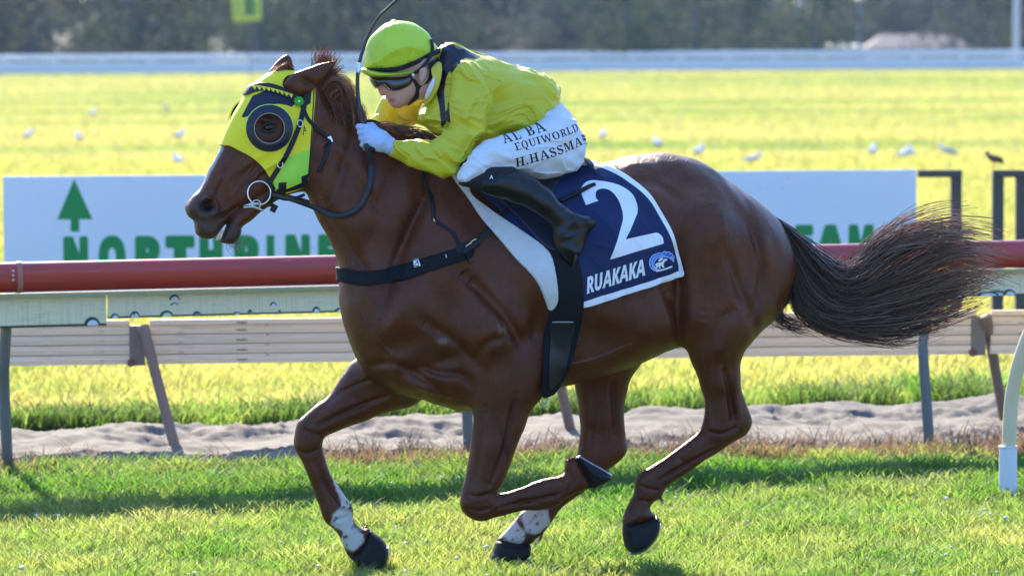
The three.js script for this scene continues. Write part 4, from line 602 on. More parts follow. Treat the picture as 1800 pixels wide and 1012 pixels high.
mesh('mane', mergeGeometries([
  hair([gl([[548, 152, .0], [552, 128], [555, 105], [560, 84]]), gl([[556, 156, .0], [564, 130], [575, 112], [580, 96]]), gl([[566, 166, .01], [580, 140], [594, 126], [600, 128]])], 240, 21, { cols: maneCols, spread: 0.02, fray: 0.05, wdt: 0.02, seg: 10, r0: 0.0015 }),
  hair([gl([[560, 160, .01], [582, 138, .02], [602, 140, .04], [616, 168, .06]]), gl([[582, 184, .01], [600, 160, .02], [616, 172, .05], [624, 200, .07]]), gl([[605, 205, .01], [616, 182, .02], [626, 190, .05], [630, 216, .07]]), gl([[630, 218, .01], [632, 196, .02], [634, 200, .03], [636, 222, .05]])], 620, 22, { cols: maneCols, spread: 0.022, fray: 0.045, wdt: 0.025, seg: 10, r0: 0.0016 }),
  hair([gl([[562, 172, .0], [576, 172, .01], [588, 184, .03], [594, 204, .05]]), gl([[584, 194, .0], [598, 190, .01], [608, 204, .03], [612, 220, .05]]), gl([[606, 210, .0], [618, 204, .01], [626, 214, .03], [628, 228, .05]])], 420, 27, { cols: maneCols, spread: 0.02, fray: 0.03, wdt: 0.03, seg: 8, r0: 0.0016 }),
  hair([gl([[640, 222, 0], [668, 218, .0], [690, 226, .01], [705, 240, .02]]), gl([[690, 236, 0], [715, 226, 0], [735, 232, .02], [750, 248, .03]]), gl([[740, 246, 0], [760, 240, 0], [780, 248, .02], [795, 262, .03]])], 150, 23, { cols: maneCols, spread: 0.02, fray: 0.04, wdt: 0.02, seg: 10, r0: 0.0015 }),
  hair([gl([[505, 128, .0], [498, 122], [488, 124, .01], [478, 132, .02]]), gl([[515, 127, .0], [512, 116], [500, 114], [490, 122, .02]])], 90, 24, { cols: maneCols, spread: 0.015, fray: 0.03, wdt: 0.02, seg: 8 })]), hairMat, horse);
// whiskers and the feather at the fetlocks
{ const k = [[.35, .3, .25], [.2, .13, .09]];
  mesh('whisker', hair([gl([[395, 426, .05], [402, 434, .06], [412, 438, .06]]), gl([[412, 424, .06], [424, 428, .07], [434, 424, .07]])], 34, 31, { cols: k, spread: 0.03, fray: 0.04, r0: 0.0007, r1: 0.0003, seg: 6, wdt: 0.04 }), hairMat, horse);
  for (const [a, b, w] of [[[1162, 872], [1163, 880], .125], [[955, 936], [940, 956], -.15], [[996, 808], [1004, 798], .125], [[646, 926], [640, 922], -.14]]) mesh('fetlock_hair', hair([gl([[a[0], a[1], w + .02], [(a[0] + b[0]) / 2 + 3, (a[1] + b[1]) / 2, w + .02], [b[0], b[1], w + .01]]), gl([[a[0] - 6, a[1] + 5, w - .02], [(a[0] + b[0]) / 2, (a[1] + b[1]) / 2 + 3, w - .02], [b[0] - 5, b[1] + 3, w - .01]])], 30, 33 + (a[0] | 0), { cols: [[.2, .1, .06], [.32, .2, .13]], spread: 0.012, fray: 0.014, r0: 0.0009, r1: 0.0004, seg: 6, wdt: 0.02 }), hairMat, horse); }
// ------------------------------------------------------------------ tack
console.log('tack');
const leather = phy(RGB(0.012, 0.013, 0.018), 0.5, { specularIntensity: 0.55 }), webbing = phy(RGB(0.009, 0.01, 0.013), 0.8, { specularIntensity: 0.4 }), steel = std(RGB(0.72, 0.72, 0.7), 0.22, { metalness: 1 }), brass = std(RGB(0.75, 0.6, 0.3), 0.3, { metalness: 1 });
const weave = noiseTex(256, 256, (x, y) => 0.5 + 0.25 * Math.sin(x * 2 * Math.PI * 64) + 0.25 * Math.sin(y * 2 * Math.PI * 64)); weave.repeat.set(9, 9);
const cloth2 = noiseTex(256, 256, (x, y) => 0.5 + 0.3 * tileN(x, y, 14, 3) + 0.2 * tileN(x, y, 50, 8)); cloth2.repeat.set(4, 4);
const fold = (f, k, fr, an, seed) => { const c = Math.cos(an), s = Math.sin(an); return (x, y, z) => { const p = x * c + y * s, q = -x * s + y * c, n = N3(p * fr * 0.28 + seed, q * fr + 0.6 * N3(x * 6, y * 6, z * 6 + seed), z * fr * 0.5); return f(x, y, z) + k * (Math.abs(n) * 1.6 - 0.5); }; };

// the same band on both flanks, each side a piece of its own
function flanks(name, f, sd, h, off, th, m, parent, opt) { for (const s of [1, -1]) mesh(name, shell(f, sd, s > 0 ? bx3(sd.box, 0.012, 0.4) : bx3(sd.box, -0.4, -0.012), h, off, th, opt), m, parent); }
// saddlecloth
{
  const c = frame('saddlecloth', 'navy saddlecloth with white edging and a large number 2 under the saddle', 'saddlecloth');
  const pr = print(800, 270, 1220, 560, 0.28, 3.2, g => {
    g.fillStyle = '#0a2252'; g.fillRect(790, 260, 440, 310);
    const edge = new Path2D('M1010 284 L1066 287 C1100 296 1140 330 1158 363 C1175 395 1190 425 1203 472 L1204 487 L1111 515 L1020 541');
    g.strokeStyle = '#f4f6ff'; g.lineWidth = 13; g.lineJoin = 'miter'; g.stroke(edge);
    g.fillStyle = '#f2f4fb';                                                // the numeral, leaning with the cloth
    g.fill(new Path2D('M1030 336 C1036 322 1046 317 1058 318 C1086 321 1108 326 1119 346 C1124 358 1126 368 1122 378 L1098 422 L1152 411 C1158 411 1164 417 1165 425 L1165 431 L1070 458 L1088 408 L1096 387 C1100 374 1095 352 1086 341 C1078 331 1064 330 1057 338 C1054 346 1055 352 1060 354 L1037 362 Z'));
    g.save(); g.translate(1027, 519); g.transform(1, -0.3, -0.02, 1, 0, 0); g.font = 'bold 41px sans-serif'; g.scale(0.565, 1); g.fillText('RUAKAKA', 0, 0); g.lineWidth = 1.4; g.strokeStyle = '#f2f4fb'; g.strokeText('RUAKAKA', 0, 0); g.restore();
    g.save(); g.translate(1157, 464); g.lineCap = 'round';                  // curling wave with a small horse and rider
    g.fillStyle = '#2f6fd6'; g.fill(new Path2D('M0 17 C-12 17 -18 8 -17 -2 C-16 -12 -6 -18 6 -17 C16 -18 26 -13 30 -4 L28 0 C26 -3 22 -7 16 -8 C4 -12 -8 -6 -8 3 C-8 10 -4 14 2 15 Z'));
    g.strokeStyle = '#a9d0ff'; g.lineWidth = 1.7; for (const q of ['M2 16 C-12 17 -17 8 -16 -2 C-15 -11 -6 -17 5 -16', 'M0 15 C-9 13 -13 6 -12 -1 C-11 -9 -2 -13 10 -12', 'M1 14 C-6 12 -9 7 -8 1 C-7 -6 4 -11 14 -9 C20 -8 25 -4 28 0', 'M6 -16 C9 -20 13 -19 13 -17', 'M13 -16 C17 -19 21 -18 21 -15', 'M20 -14 C24 -16 27 -14 26 -11', 'M25 -10 C29 -11 31 -8 29 -5', 'M22 -7 C27 -8 29 -3 30 0']) g.stroke(new Path2D(q));
    g.fillStyle = '#f2f6ff'; g.fill(new Path2D('M-6 5 C-4 1 0 0 3 1 L7 -1 L9 -5 L14 -6 L16 -3 L11 -1 L9 5 L11 10 L8 11 L6 7 L3 8 L5 12 L2 12 L0 8 L-3 12 L-6 12 L-4 8 Z')); g.fill(new Path2D('M-1 0 C0 -5 3 -8 7 -8 L8 -5 L3 -1 Z'));
    g.strokeStyle = '#f2f6ff'; g.lineWidth = 3; g.stroke(new Path2D('M-2 16.5 L8 14.5 L25 9'));
    g.restore();
  });
  const sd = areaSd([[872, 268], [940, 284], [1024, 283], [1066, 286], [1096, 298], [1122, 316], [1143, 337], [1159, 362], [1176, 394], [1190, 428], [1203, 471], [1204, 486], [1190, 491], [1111, 515], [1022, 541], [985, 520], [955, 470], [925, 420], [885, 370], [850, 335], [845, 300]], 0.27);
  const cf = (x, y, z) => hf(x, y, z) - 0.004 * N3(x * 7 + 4, y * 5, z * 5) - 0.004 * Math.pow(1 - Math.abs(N3(x * 6 + y * 5, y * 4 - x * 3, 2)), 3);
  mesh('cloth', shell(cf, sd, bx3(sd.box, -0.4, 0.4), 0.0046, 0.014, 0.011, { uv: pr.uv }), std(0xffffff, 0.75, { map: pr.t, bumpMap: weave, bumpScale: 0.0004 }), c);
  rebase(c);
  const p = frame('saddle_pad', 'white felt saddle pad edging out in front of the navy saddlecloth', 'saddle pad');
  const s2 = areaSd([[806, 300], [811, 320], [830, 348], [853, 386], [880, 420], [907, 455], [926, 476], [942, 498], [956, 528], [962, 543], [968, 543], [975, 528], [973, 497], [965, 451], [955, 434], [942, 422], [907, 396], [869, 369], [834, 336], [850, 296]], 0.25);
  flanks('pad', hf, s2, 0.0052, 0.02, 0.03, std(RGB(0.62, 0.62, 0.62), 0.9, { bumpMap: cloth2, bumpScale: 0.002 }), p);
  rebase(p);
  const s = frame('race_saddle', 'small black racing saddle with girth straps below the jockey', 'saddle');
  const s3 = areaSd([[868, 262], [900, 272], [960, 286], [1010, 288], [1032, 288], [1034, 298], [1010, 310], [985, 330], [975, 380], [985, 420], [975, 440], [950, 425], [915, 380], [880, 345], [860, 300]], 0.27);
  mesh('flap', shell(hf, s3, bx3(s3.box, -0.4, 0.4), 0.005, 0.028, 0.012), phy(RGB(0.01, 0.014, 0.03), 0.35, { clearcoat: 0.3 }), s);
  const can = L(1028, 292, 0.02), cg = new THREE.TorusGeometry(0.1, 0.014, 8, 20, Math.PI); cg.rotateY(Math.PI / 2); cg.scale(1, 0.28, 1.4); cg.translate(can.x, can.y + 0.0, 0); mesh('cantle', cg, leather, s);
  mesh('overgirth_strap', tube([onSurf(hf, 985, 353, 0.042), onSurf(hf, 1012, 340, 0.034), onSurf(hf, 1035, 328, 0.026), onSurf(hf, 1046, 324, 0.022)], 0.0105, { seg: 10, flat: 0.8 }), leather, s);
  rebase(s);
  const g = frame('girth', 'wide black girth strapped round the horse behind its foreleg', 'girth');
  const s4 = areaSd([[950, 420], [1000, 420], [1016, 470], [1023, 538], [1018, 593], [1006, 643], [998, 668], [985, 694], [972, 700], [957, 697], [957, 640], [956, 600], [964, 546], [972, 500], [962, 450]], 0.26);
  mesh('band', shell(hf, s4, bx3(s4.box, -0.4, 0.4), 0.0048, 0.026, 0.011), webbing, g);
  const s5 = areaSd([[970, 566], [1008, 566], [1004, 605], [996, 650], [984, 676], [968, 684], [966, 640], [968, 600]], 0.26);
  flanks('buckle_guard', hf, s5, 0.0042, 0.0345, 0.009, phy(RGB(0.013, 0.014, 0.018), 0.4), g);
  mesh('stitching', tube([onSurf(hf, 971, 566, 0.041), onSurf(hf, 990, 566, 0.041), onSurf(hf, 1008, 566, 0.041)], 0.0016, { seg: 5 }), std(RGB(0.6, 0.6, 0.6), 0.7), g);
  const r = new THREE.TorusGeometry(0.019, 0.0042, 8, 24); const rp = L(956, 704, 0.06); r.rotateY(0.5); r.translate(rp.x, rp.y, rp.z); mesh('ring', r, steel, g);
  mesh('ring_tab', tube([L(962, 680, 0.07), L(960, 690, 0.065), L(957, 697, 0.06)], 0.009, { seg: 8, flat: 0.4 }), webbing, g);
  rebase(g);
}
// breastplate
{
  const b = frame('breastplate', 'black padded breastplate strap round the horse\u2019s chest with brass buckles'.replace('\u2019', ''), 'breastplate');
  const sd = cacheSd(pathSd([[575, 484], [600, 486], [640, 490], [690, 483], [740, 467], [780, 453], [818, 441]], 0.052, 0.17));
  mesh('chest_band', shell(hf, sd, bx3(sd.box, -0.32, 0.34), 0.005, 0.006, 0.012), webbing, b);
  const s2 = cacheSd(pathSd([[815, 441], [836, 428], [860, 405], [884, 381], [898, 368]], 0.02, 0.22));
  flanks('side_strap', hf, s2, 0.004, 0.024, 0.008, leather, b);
  const s3 = cacheSd(pathSd([[748, 300], [758, 330], [764, 355], [764, 383], [778, 396], [794, 408], [802, 426], [806, 436]], 0.0125, 0.17));
  flanks('neck_strap', hf, s3, 0.0036, 0.006, 0.008, leather, b);
  const s4 = cacheSd(pathSd([[808, 437], [822, 433], [838, 426]], 0.034, 0.22));
  mesh('buckle_tab', shell(hf, s4, bx3(s4.box, 0.05, 0.38), 0.004, 0.014, 0.009), leather, b);
  for (const [x, y, a] of [[834, 427, 0.6], [826, 434, 0.6]]) { const p = onSurf(hf, x, y, 0.019), g = mergeGeometries([[-.011, 0, .003, .024], [.011, 0, .003, .024], [0, .011, .024, .003], [0, -.011, .024, .003], [0, 0, .022, .0025]].map(q => new THREE.BoxGeometry(q[2], q[3], .004).translate(q[0], q[1], 0))); g.rotateZ(a); g.translate(p.x, p.y, p.z); mesh('buckle', g, brass, b); }
  for (const [x, y] of [[784, 450], [763, 387]]) { const p = onSurf(hf, x, y, 0.016), g = new RoundedBoxGeometry(.005, .014, .005, 2, .002); g.rotateZ(0.3); g.translate(p.x, p.y, p.z); mesh('stud', g, brass, b); }
  const pr = print(722, 452, 742, 474, 0.2, 8, g => { g.fillStyle = '#f2f4f8'; g.fillRect(720, 450, 30, 30); g.strokeStyle = '#20242c'; g.lineWidth = 1.6; g.strokeRect(728, 458, 8, 10); g.beginPath(); g.moveTo(730, 466); g.lineTo(735, 460); g.stroke(); });
  const s5 = areaSd([[725, 457], [736, 455], [739, 467], [728, 470]], 0.18, false);
  mesh('label_patch', shell(hf, s5, bx3(s5.box, 0, 0.34), 0.003, 0.0145, 0.0065, { uv: pr.uv }), std(0xffffff, 0.7, { map: pr.t }), b);
  mesh('strap_end', tube([onSurf(hf, 818, 446, 0.015), onSurf(hf, 822, 456, 0.012), onSurf(hf, 828, 464, 0.01)], [0.007, 0.006, 0.004], { flat: 0.4 }), leather, b);
  rebase(b);
}
// blinker hood
let hoodSd;
{
  const h = frame('blinker_hood', 'yellow and navy blinker hood with round eye cups over the horse head', 'hood');
  const pr = print(380, 110, 570, 350, 0.09, 6, g => {
    g.fillStyle = '#f0e21a'; g.fillRect(370, 100, 220, 260);
    g.fillStyle = '#11173a'; g.fill(new Path2D('M425 205 L445 168 L470 157 L500 168 L520 182 L512 188 C490 178 462 182 446 200 L430 206 Z'));
    g.fill(new Path2D('M530 150 L548 158 L546 182 L528 190 Z'));
    g.fillStyle = '#a9e84e'; g.fill(new Path2D('M505 276 L545 262 L545 322 L482 334 L480 322 L500 288 Z'));
    g.strokeStyle = '#0e0f14'; g.lineWidth = 2.2; g.stroke(new Path2D('M553 157 C549 205 545 260 541 314')); g.stroke(new Path2D('M387 255 C410 259 440 273 458 293 C468 305 476 322 483 334'));
    g.fillStyle = '#0e0f14'; g.fill(new Path2D('M488 322 L502 321 L502 345 L488 345 Z')); g.fill(new Path2D('M528 312 L541 307 L542 330 L530 330 Z')); g.fill(new Path2D('M484 334 L505 333 L541 318 L541 330 L486 344 Z'));
    g.strokeStyle = '#16181d'; g.lineWidth = 1.6; g.stroke(new Path2D('M531.5 238 L533.5 223 L536.5 231 M533 230 L536.5 231'));
  });
  hoodSd = areaSd([[386, 254], [402, 256], [420, 265], [442, 277], [458, 293], [472, 313], [482, 334], [492, 340], [505, 341], [525, 334], [541, 326], [543, 305], [547, 255], [552, 200], [555, 160], [548, 140], [520, 122], [490, 119], [462, 130], [440, 148], [412, 190], [398, 222]], 0.08);
  const eye = [at2(473, 225, 0.09)];
  const sd = (x, y, z) => { const d = hoodSd(x, y), e = 0.056 - Math.hypot(x - eye[0][0], y - eye[0][1]); return Math.max(d, e); };
  const noEar = (x, y, z) => smin(torso.at(x, y, z), smin(headUp.at(x, y, z), headLow.at(x, y, z), 0.03), 0.04);
  const ears = (x, y, z) => Math.min(earNear.at(x, y, z), earFar.at(x, y, z));
  mesh('fabric', shell(noEar, (x, y, z) => Math.max(sd(x, y, z), 0.006 - ears(x, y, z)), bx3(hoodSd.box, -0.2, 0.2), 0.0034, 0.0045, 0.0075, { uv: pr.uv }), phy(0xffffff, 0.6, { map: pr.t, bumpMap: weave, bumpScale: 0.0003, sheen: 0.2 }), h);
  // eye cups: a navy ring, a wire rim round the opening
  const cNear = onSurf(noEar, 473, 225);
  for (const s of [1, -1]) {
    const prof = [[0.078, -0.012], [0.086, 0.004], [0.087, 0.013], [0.083, 0.017], [0.066, 0.024], [0.06, 0.026], [0.055, 0.022], [0.052, 0.004], [0.054, -0.012]].map(p => new THREE.Vector2(p[0], p[1]));
    const far = L(424, 213, -0.115), place = g => { g.rotateX(Math.PI / 2); if (s < 0) g.rotateY(Math.PI); g.rotateY(s > 0 ? -0.12 : 0.45); s > 0 ? g.translate(cNear.x, cNear.y, cNear.z + 0.004) : g.translate(far.x + 0.03, far.y, far.z - 0.01); return g; };
    const cup = mesh('eye_cup', place(new THREE.LatheGeometry(prof.slice(2), 40)), phy(RGB(0.008, 0.012, 0.032), 0.35), h);
    mesh('cup_edging', place(new THREE.TorusGeometry(0.085, 0.0045, 8, 40).rotateX(Math.PI / 2).translate(0, 0.008, 0)), std(RGB(0.62, 0.8, 0.12), 0.7), cup);
    mesh('wire_rim', place(new THREE.TorusGeometry(0.056, 0.0013, 6, 40).rotateX(Math.PI / 2).translate(0, 0.026, 0)), std(RGB(0.45, 0.42, 0.34), 0.5), cup);
  }
  rebase(h);
}
// bridle, bit and reins
const headField = (x, y, z) => smin(torso.at(x, y, z), smin(headUp.at(x, y, z), headLow.at(x, y, z), 0.03), 0.04);
{
  const b = frame('bridle', 'black leather bridle with zigzag browband, green rosette and steel ring bit', 'bridle');
  const strap = (name, path, wd, off, th) => { const sd = cacheSd(pathSd(path, wd, 0.085)); flanks(name, headField, sd, 0.0032, off + 0.001, 0.0072, leather, b); };
  const zig = print(430, 135, 530, 195, 0.07, 8, g => { g.fillStyle = '#0f1014'; g.fillRect(420, 120, 130, 90); g.fillStyle = '#e9d51b'; for (let i = 0; i < 9; i++) { const t = i / 8.4, x = 446 + t * 66, y = 154 + t * t * 8 + t * 8; g.beginPath(); g.moveTo(x - 4, y - 6); g.lineTo(x + 5, y - 5 + t * 2); g.lineTo(x + 2, y + 3.5); g.fill(); } });
  const sdB = cacheSd(pathSd([[432, 160], [447, 154], [465, 152], [485, 156], [505, 165], [524, 177]], 0.03, 0.07));
  mesh('browband', shell(headField, sdB, bx3(sdB.box, -0.16, 0.17), 0.0032, 0.012, 0.007, { uv: zig.uv }), std(0xffffff, 0.6, { map: zig.t }), b);
  strap('crown_strap', [[541, 152], [541, 165], [536, 180]], 0.026, 0.011, 0.006);
  strap('cheek_strap', [[536, 180], [527, 214], [515, 245], [505, 266], [492, 289], [474, 318]], 0.019, 0.0115, 0.006);
  strap('throat_latch', [[533, 190], [542, 210], [560, 228], [579, 244], [577, 258], [572, 274], [560, 300]], 0.014, 0.009, 0.005);
  for (const [x, y] of [[527, 217], [492, 289]]) { const p = onSurf(headField, x, y, 0.017), g = new THREE.TorusGeometry(0.01, 0.0022, 6, 20); g.scale(1, 1.25, 1); g.translate(p.x, p.y, p.z); mesh('strap_buckle', g, steel, b); }
  { const p = onSurf(headField, 580, 245, 0.012), g = new RoundedBoxGeometry(0.016, 0.024, 0.004, 2, 0.0015); g.rotateZ(0.4); g.translate(p.x, p.y, p.z); mesh('latch_buckle', g, steel, b); }
  const rp = onSurf(headField, 525, 178, 0.022), petals = []; for (let k = 0; k < 10; k++) { const a = k / 10 * 6.283, g = new THREE.SphereGeometry(0.0075, 8, 6); g.scale(1.1, 0.7, 0.6); g.rotateZ(a); g.translate(Math.cos(a) * 0.012, Math.sin(a) * 0.012, 0); petals.push(g); } petals.push(new THREE.SphereGeometry(0.009, 10, 8).scale(1, 1, 0.6).translate(0, 0, 0.003));
  const ros = mesh('rosette', mergeGeometries(petals).translate(rp.x, rp.y, rp.z), std(RGB(0.06, 0.4, 0.02), 0.6), b);
  mesh('rosette_stud', new THREE.SphereGeometry(0.0045, 10, 8).translate(rp.x, rp.y, rp.z + 0.008), std(RGB(0.85, 0.85, 0.85), 0.3), ros);
  const ringC = onSurf(headField, 455, 339, 0.02);
  for (const s of [1, -1]) mesh('bit_ring', new THREE.TorusGeometry(0.0435, 0.0036, 8, 48).rotateY(s * 0.1).translate(ringC.x, ringC.y, s > 0 ? ringC.z : 0.05 - ringC.z), steel, b);
  mesh('bit_mouthpiece', tube([L(428, 362, ringC.z - 0.02), L(442, 359, ringC.z - 0.004), L(455, 358, ringC.z)], [0.007, 0.008, 0.006], { seg: 10 }), steel, b);
  mesh('bit_plate', tube([L(427, 365, ringC.z - 0.004), L(445, 364, ringC.z + 0.006), L(462, 370, ringC.z + 0.004)], [0.0035, 0.0045, 0.004]), steel, b);
  mesh('bit_loop', new THREE.TorusGeometry(0.016, 0.0022, 6, 24).translate(L(450, 359, ringC.z + 0.006).x, L(450, 359, ringC.z + 0.006).y, ringC.z + 0.006), steel, b);
  const low = [[474, 318], [478, 335], [477, 350], [474, 362]].map(p => onSurf(headField, p[0], p[1], 0.014)); mesh('chin_strap', tube(low, 0.009, { flat: 0.4, up: V(0, 0, 1) }), leather, b);
  { const p = L(481, 366, 0.06), g = new RoundedBoxGeometry(0.022, 0.03, 0.012, 2, 0.003); g.rotateZ(-0.5); g.translate(p.x, p.y, p.z); mesh('strap_keeper', g, leather, b); }
  // lower edge of the hood carries a thin strap to the throat
  mesh('noseband_strap', tube([onSurf(headField, 478, 343, 0.014), onSurf(headField, 500, 350, 0.02), L(515, 349, 0.09), L(535, 342, 0.08)], 0.006, { flat: 0.5, up: V(0, 0, 1) }), leather, b);
  rebase(b);
  const r = frame('reins', 'black rubber reins looping from the bit rings to the jockey gloves', 'reins');
  mesh('rein', tube([V(ringC.x + 0.044, ringC.y - 0.005, ringC.z + 0.004), L(513, 351, 0.115), onSurf(hf, 553, 365, 0.03), onSurf(hf, 584, 378, 0.02), onSurf(hf, 612, 376, 0.016), onSurf(hf, 636, 357, 0.015), onSurf(hf, 650, 322, 0.016), onSurf(hf, 652, 292, 0.02), L(648, 268, 0.13), L(643, 252, 0.13)], [0.007, 0.008, 0.0095, 0.011, 0.011, 0.011, 0.011, 0.011, 0.0105, 0.01], { seg: 10, flat: 0.45, up: V(0, 0, 1) }), phy(RGB(0.012, 0.016, 0.024), 0.5), r);
  mesh('rein', tube([V(ringC.x + 0.044, ringC.y - 0.005, 0.05 - ringC.z), L(530, 352, -0.1), L(580, 368, -0.16), L(625, 350, -0.15), L(640, 300, -0.13), L(640, 255, -0.1), L(645, 235, -0.08)], 0.01, { seg: 10, flat: 0.45, up: V(0, 0, 1) }), phy(RGB(0.012, 0.016, 0.024), 0.5), r);
  mesh('rein_bight', tube([L(640, 232, 0.11), L(643, 214, 0.09), L(656, 213, 0.08), L(668, 220, 0.07), L(676, 234, 0.07), L(674, 246, 0.06)], 0.008, { seg: 8, flat: 0.5 }), leather, r);
  rebase(r);
}
// ------------------------------------------------------------------ the jockey
console.log('jockey');
const jockey = frame('person', 'jockey in yellow silks crouched low over the neck of the galloping horse', 'person');
{
  const silk = (c, o = {}) => phy(c, 0.36, { bumpMap: cloth2, bumpScale: 0.0012, sheen: 0.5, sheenRoughness: 0.4, sheenColor: RGB(0.6, 0.6, 0.3), ...o });
  const mir = s => (x, y, z) => Math.min(s.at(x, y, z), s.at(x, y, -z));
  // head in profile
  const face = new Sil([[655, 122], [656, 138], [660, 150], [664, 157], [666.5, 163.5], [669, 167.5], [676, 168.5], [677, 171.5], [680.5, 174], [682, 176.5], [680.5, 178.5], [684, 180.5], [684, 183], [688, 187], [696, 190], [704, 189], [714, 185], [727, 177], [736, 168], [742, 160], [757, 154], [770, 130], [770, 90], [740, 55], [690, 50], [655, 80]],
    [[667, 162, .014, .016], [662, 150, .02, .022], [676, 170, .02, .028], [682, 178, .018, .026], [695, 186, .022, .034], [700, 168, .05, .056], [715, 150, .07, .064], [690, 140, .05, .056], [735, 110, .1, .078], [700, 90, .08, .074], [735, 160, .05, .055], [752, 140, .06, .06]], { h: 0.0025, relief: [[674, 165.5, 3, 2.5, 0, -.012], [671, 162, 4, 4, 0, .009], [683, 176.5, 9, 1.4, -4, -.007], [690, 181, 7, 1.6, 0, -.003], [700, 158, 12, 8, 0, .004], [690, 170, 5, 7, 20, -.004]] });
  const ear = new Sil([[737, 122], [744, 117], [750, 120], [751, 130], [747, 140], [741, 146], [737, 143], [736, 132]], [[743, 130, .012, .012, .082]], { h: 0.002, relief: [[742, 130, 3, 7, 10, -.012]] });
  const W = (p, w) => L(p[0], p[1], w);
  const parts = [cone(W([740, 150], 0), W([790, 140], 0), .055, .075), cone(W([800, 140], 0), W([880, 165], 0), .12, .13), cone(W([880, 165], 0), W([975, 235], 0), .125, .13), cone(W([808, 138], .0), W([815, 150], .17), .06, .055)];
  for (const s of [1, -1]) {
    parts.push(cone(W([975, 235], .08 * s), W([1000, 260], .12 * s), .1, .075), cone(W([990, 262], .13 * s), W([835, 292], .26 * s), .062, .048), cone(W([835, 300], .275 * s), W([990, 375], .3 * s), .042, .028), cone(W([990, 375], .3 * s), W([1005, 440], .3 * s), .026, .02));
  }
  parts.push(cone(W([815, 150], .17), W([805, 275], .2), .036, .03), cone(W([800, 282], .2), W([686, 260], .12), .028, .02), cone(W([800, 145], -.14), W([725, 205], -.2), .036, .03), cone(W([725, 205], -.2), W([668, 225], -.1), .028, .02));
  // silks
  const tor = new Sil([[770, 84], [790, 76], [815, 87], [847, 98], [884, 110], [905, 118], [922, 118], [954, 129], [972, 140], [981, 154], [983, 168], [976, 190], [964, 216], [958, 238], [916, 246], [878, 252], [846, 261], [805, 254], [775, 238], [750, 222], [736, 216], [733, 198], [742, 184], [748, 175], [756, 150], [764, 118]],
    [[790, 95, .08, .1], [765, 150, .06, .075], [750, 195, .06, .11], [830, 140, .13, .185], [900, 170, .12, .165], [965, 165, .06, .14], [955, 205, .07, .16], [860, 220, .09, .16], [800, 215, .09, .15]]);
  const armN = new Sil([[797, 112], [815, 107], [836, 112], [851, 130], [860, 152], [863, 190], [856, 220], [847, 240], [822, 274], [806, 299], [796, 308], [778, 309], [758, 305], [720, 294], [700, 284], [681, 273], [684, 260], [690, 246], [711, 247], [736, 246], [757, 249], [770, 240], [783, 224], [787, 195], [789, 160], [793, 130]],
    [[820, 130, .08, .075, .15], [825, 200, .08, .068, .2], [805, 275, .07, .06, .215], [760, 277, .055, .052, .18], [700, 266, .035, .036, .125], [686, 258, .024, .03, .115]]);
  const armF = new Sil([[765, 160], [735, 152], [700, 160], [682, 167], [672, 176], [663, 193], [656, 210], [658, 228], [672, 240], [690, 246], [706, 243], [718, 228], [730, 217], [745, 216], [775, 200]], [[745, 180, .06, .06, -.16], [700, 200, .06, .055, -.19], [670, 222, .035, .036, -.13]]);
  const wr = [[770, 200], [905, 150], [700, 205]];
  const soft = n => Math.sqrt(n * n + 0.02);
  const jk = (x, y, z) => {
    const big = N3(x * 4, y * 5, z * 5), p = x * 0.5 + y * 0.85, q = x * 0.85 - y * 0.5;
    const A = armN.at(x, y, z) + 0.017 * (soft(N3(p * 9.5 + big * 0.35, q * 3.2, z * 3)) - 0.3) + 0.007 * (soft(N3(p * 19, q * 6 + big, z * 6)) - 0.3);
    const T = tor.at(x, y, z) + 0.014 * (soft(N3((x * 0.93 - y * 0.36) * 2.6, (x * 0.36 + y * 0.93) * 8.5 + big * 0.4, z * 3.4)) - 0.3) + 0.006 * big + 0.006 * (soft(N3(x * 7, y * 19 + big, z * 7)) - 0.3);
    const Fr = armF.at(x, y, z) + 0.014 * (soft(N3(x * 9 + 1, y * 5, z * 5)) - 0.3);
    const cr = Math.pow(1 - Math.abs(N3(p * 7 + big, q * 3.4, z * 4 + 2)), 5), cr2 = Math.pow(1 - Math.abs(N3((x * 0.9 - y * 0.4) * 3 + 4, (x * 0.4 + y * 0.9) * 6.5 + big, z * 3)), 5);
    return smin(smin(T - 0.007 * cr2, A - 0.0075 * cr, 0.02), Fr - 0.006 * cr, 0.02);
  };
  const pr = print(640, 60, 1000, 320, 0.1, 3, g => {
    g.fillStyle = '#d8d326'; g.fillRect(630, 50, 380, 280); g.fillStyle = '#14162c';
    g.fill(new Path2D('M788 72 L812 82 L848 99 L836 104 L820 101 C802 106 792 118 786 135 C782 150 781 165 781 178 C781 195 782 205 783 214 L777 226 L774 214 C772 190 769 165 770 142 C772 118 776 95 784 78 Z'));
  });
  mesh('silk_jacket', net(jk, joinBox(silBox(tor, .03), silBox(armN, .03), silBox(armF, .03)), 0.0055, { uv: pr.uv }), silk(0xffffff, { map: pr.t, transmission: 0.22, thickness: 0 }), jockey);
  // collar and white vest edge
  { const sd = areaSd([[757, 120], [770, 108], [776, 116], [770, 150], [760, 172], [748, 184], [744, 176], [752, 158], [758, 140]], 0.06); mesh('jacket_collar', shell((x, y, z) => Math.min(tor.at(x, y, z), parts[0](x, y, z) - 0.018), sd, bx3(sd.box, -0.16, 0.16), 0.004, 0.008, 0.007), silk(RGB(0.66, 0.56, 0.04)), jockey);
    const s2 = areaSd([[752, 150], [760, 136], [763, 142], [758, 158], [750, 174], [746, 172], [748, 160]], 0.06); flanks('vest_collar', parts[0], s2, 0.0035, 0.03, 0.008, std(RGB(0.75, 0.76, 0.78), 0.8), jockey); }
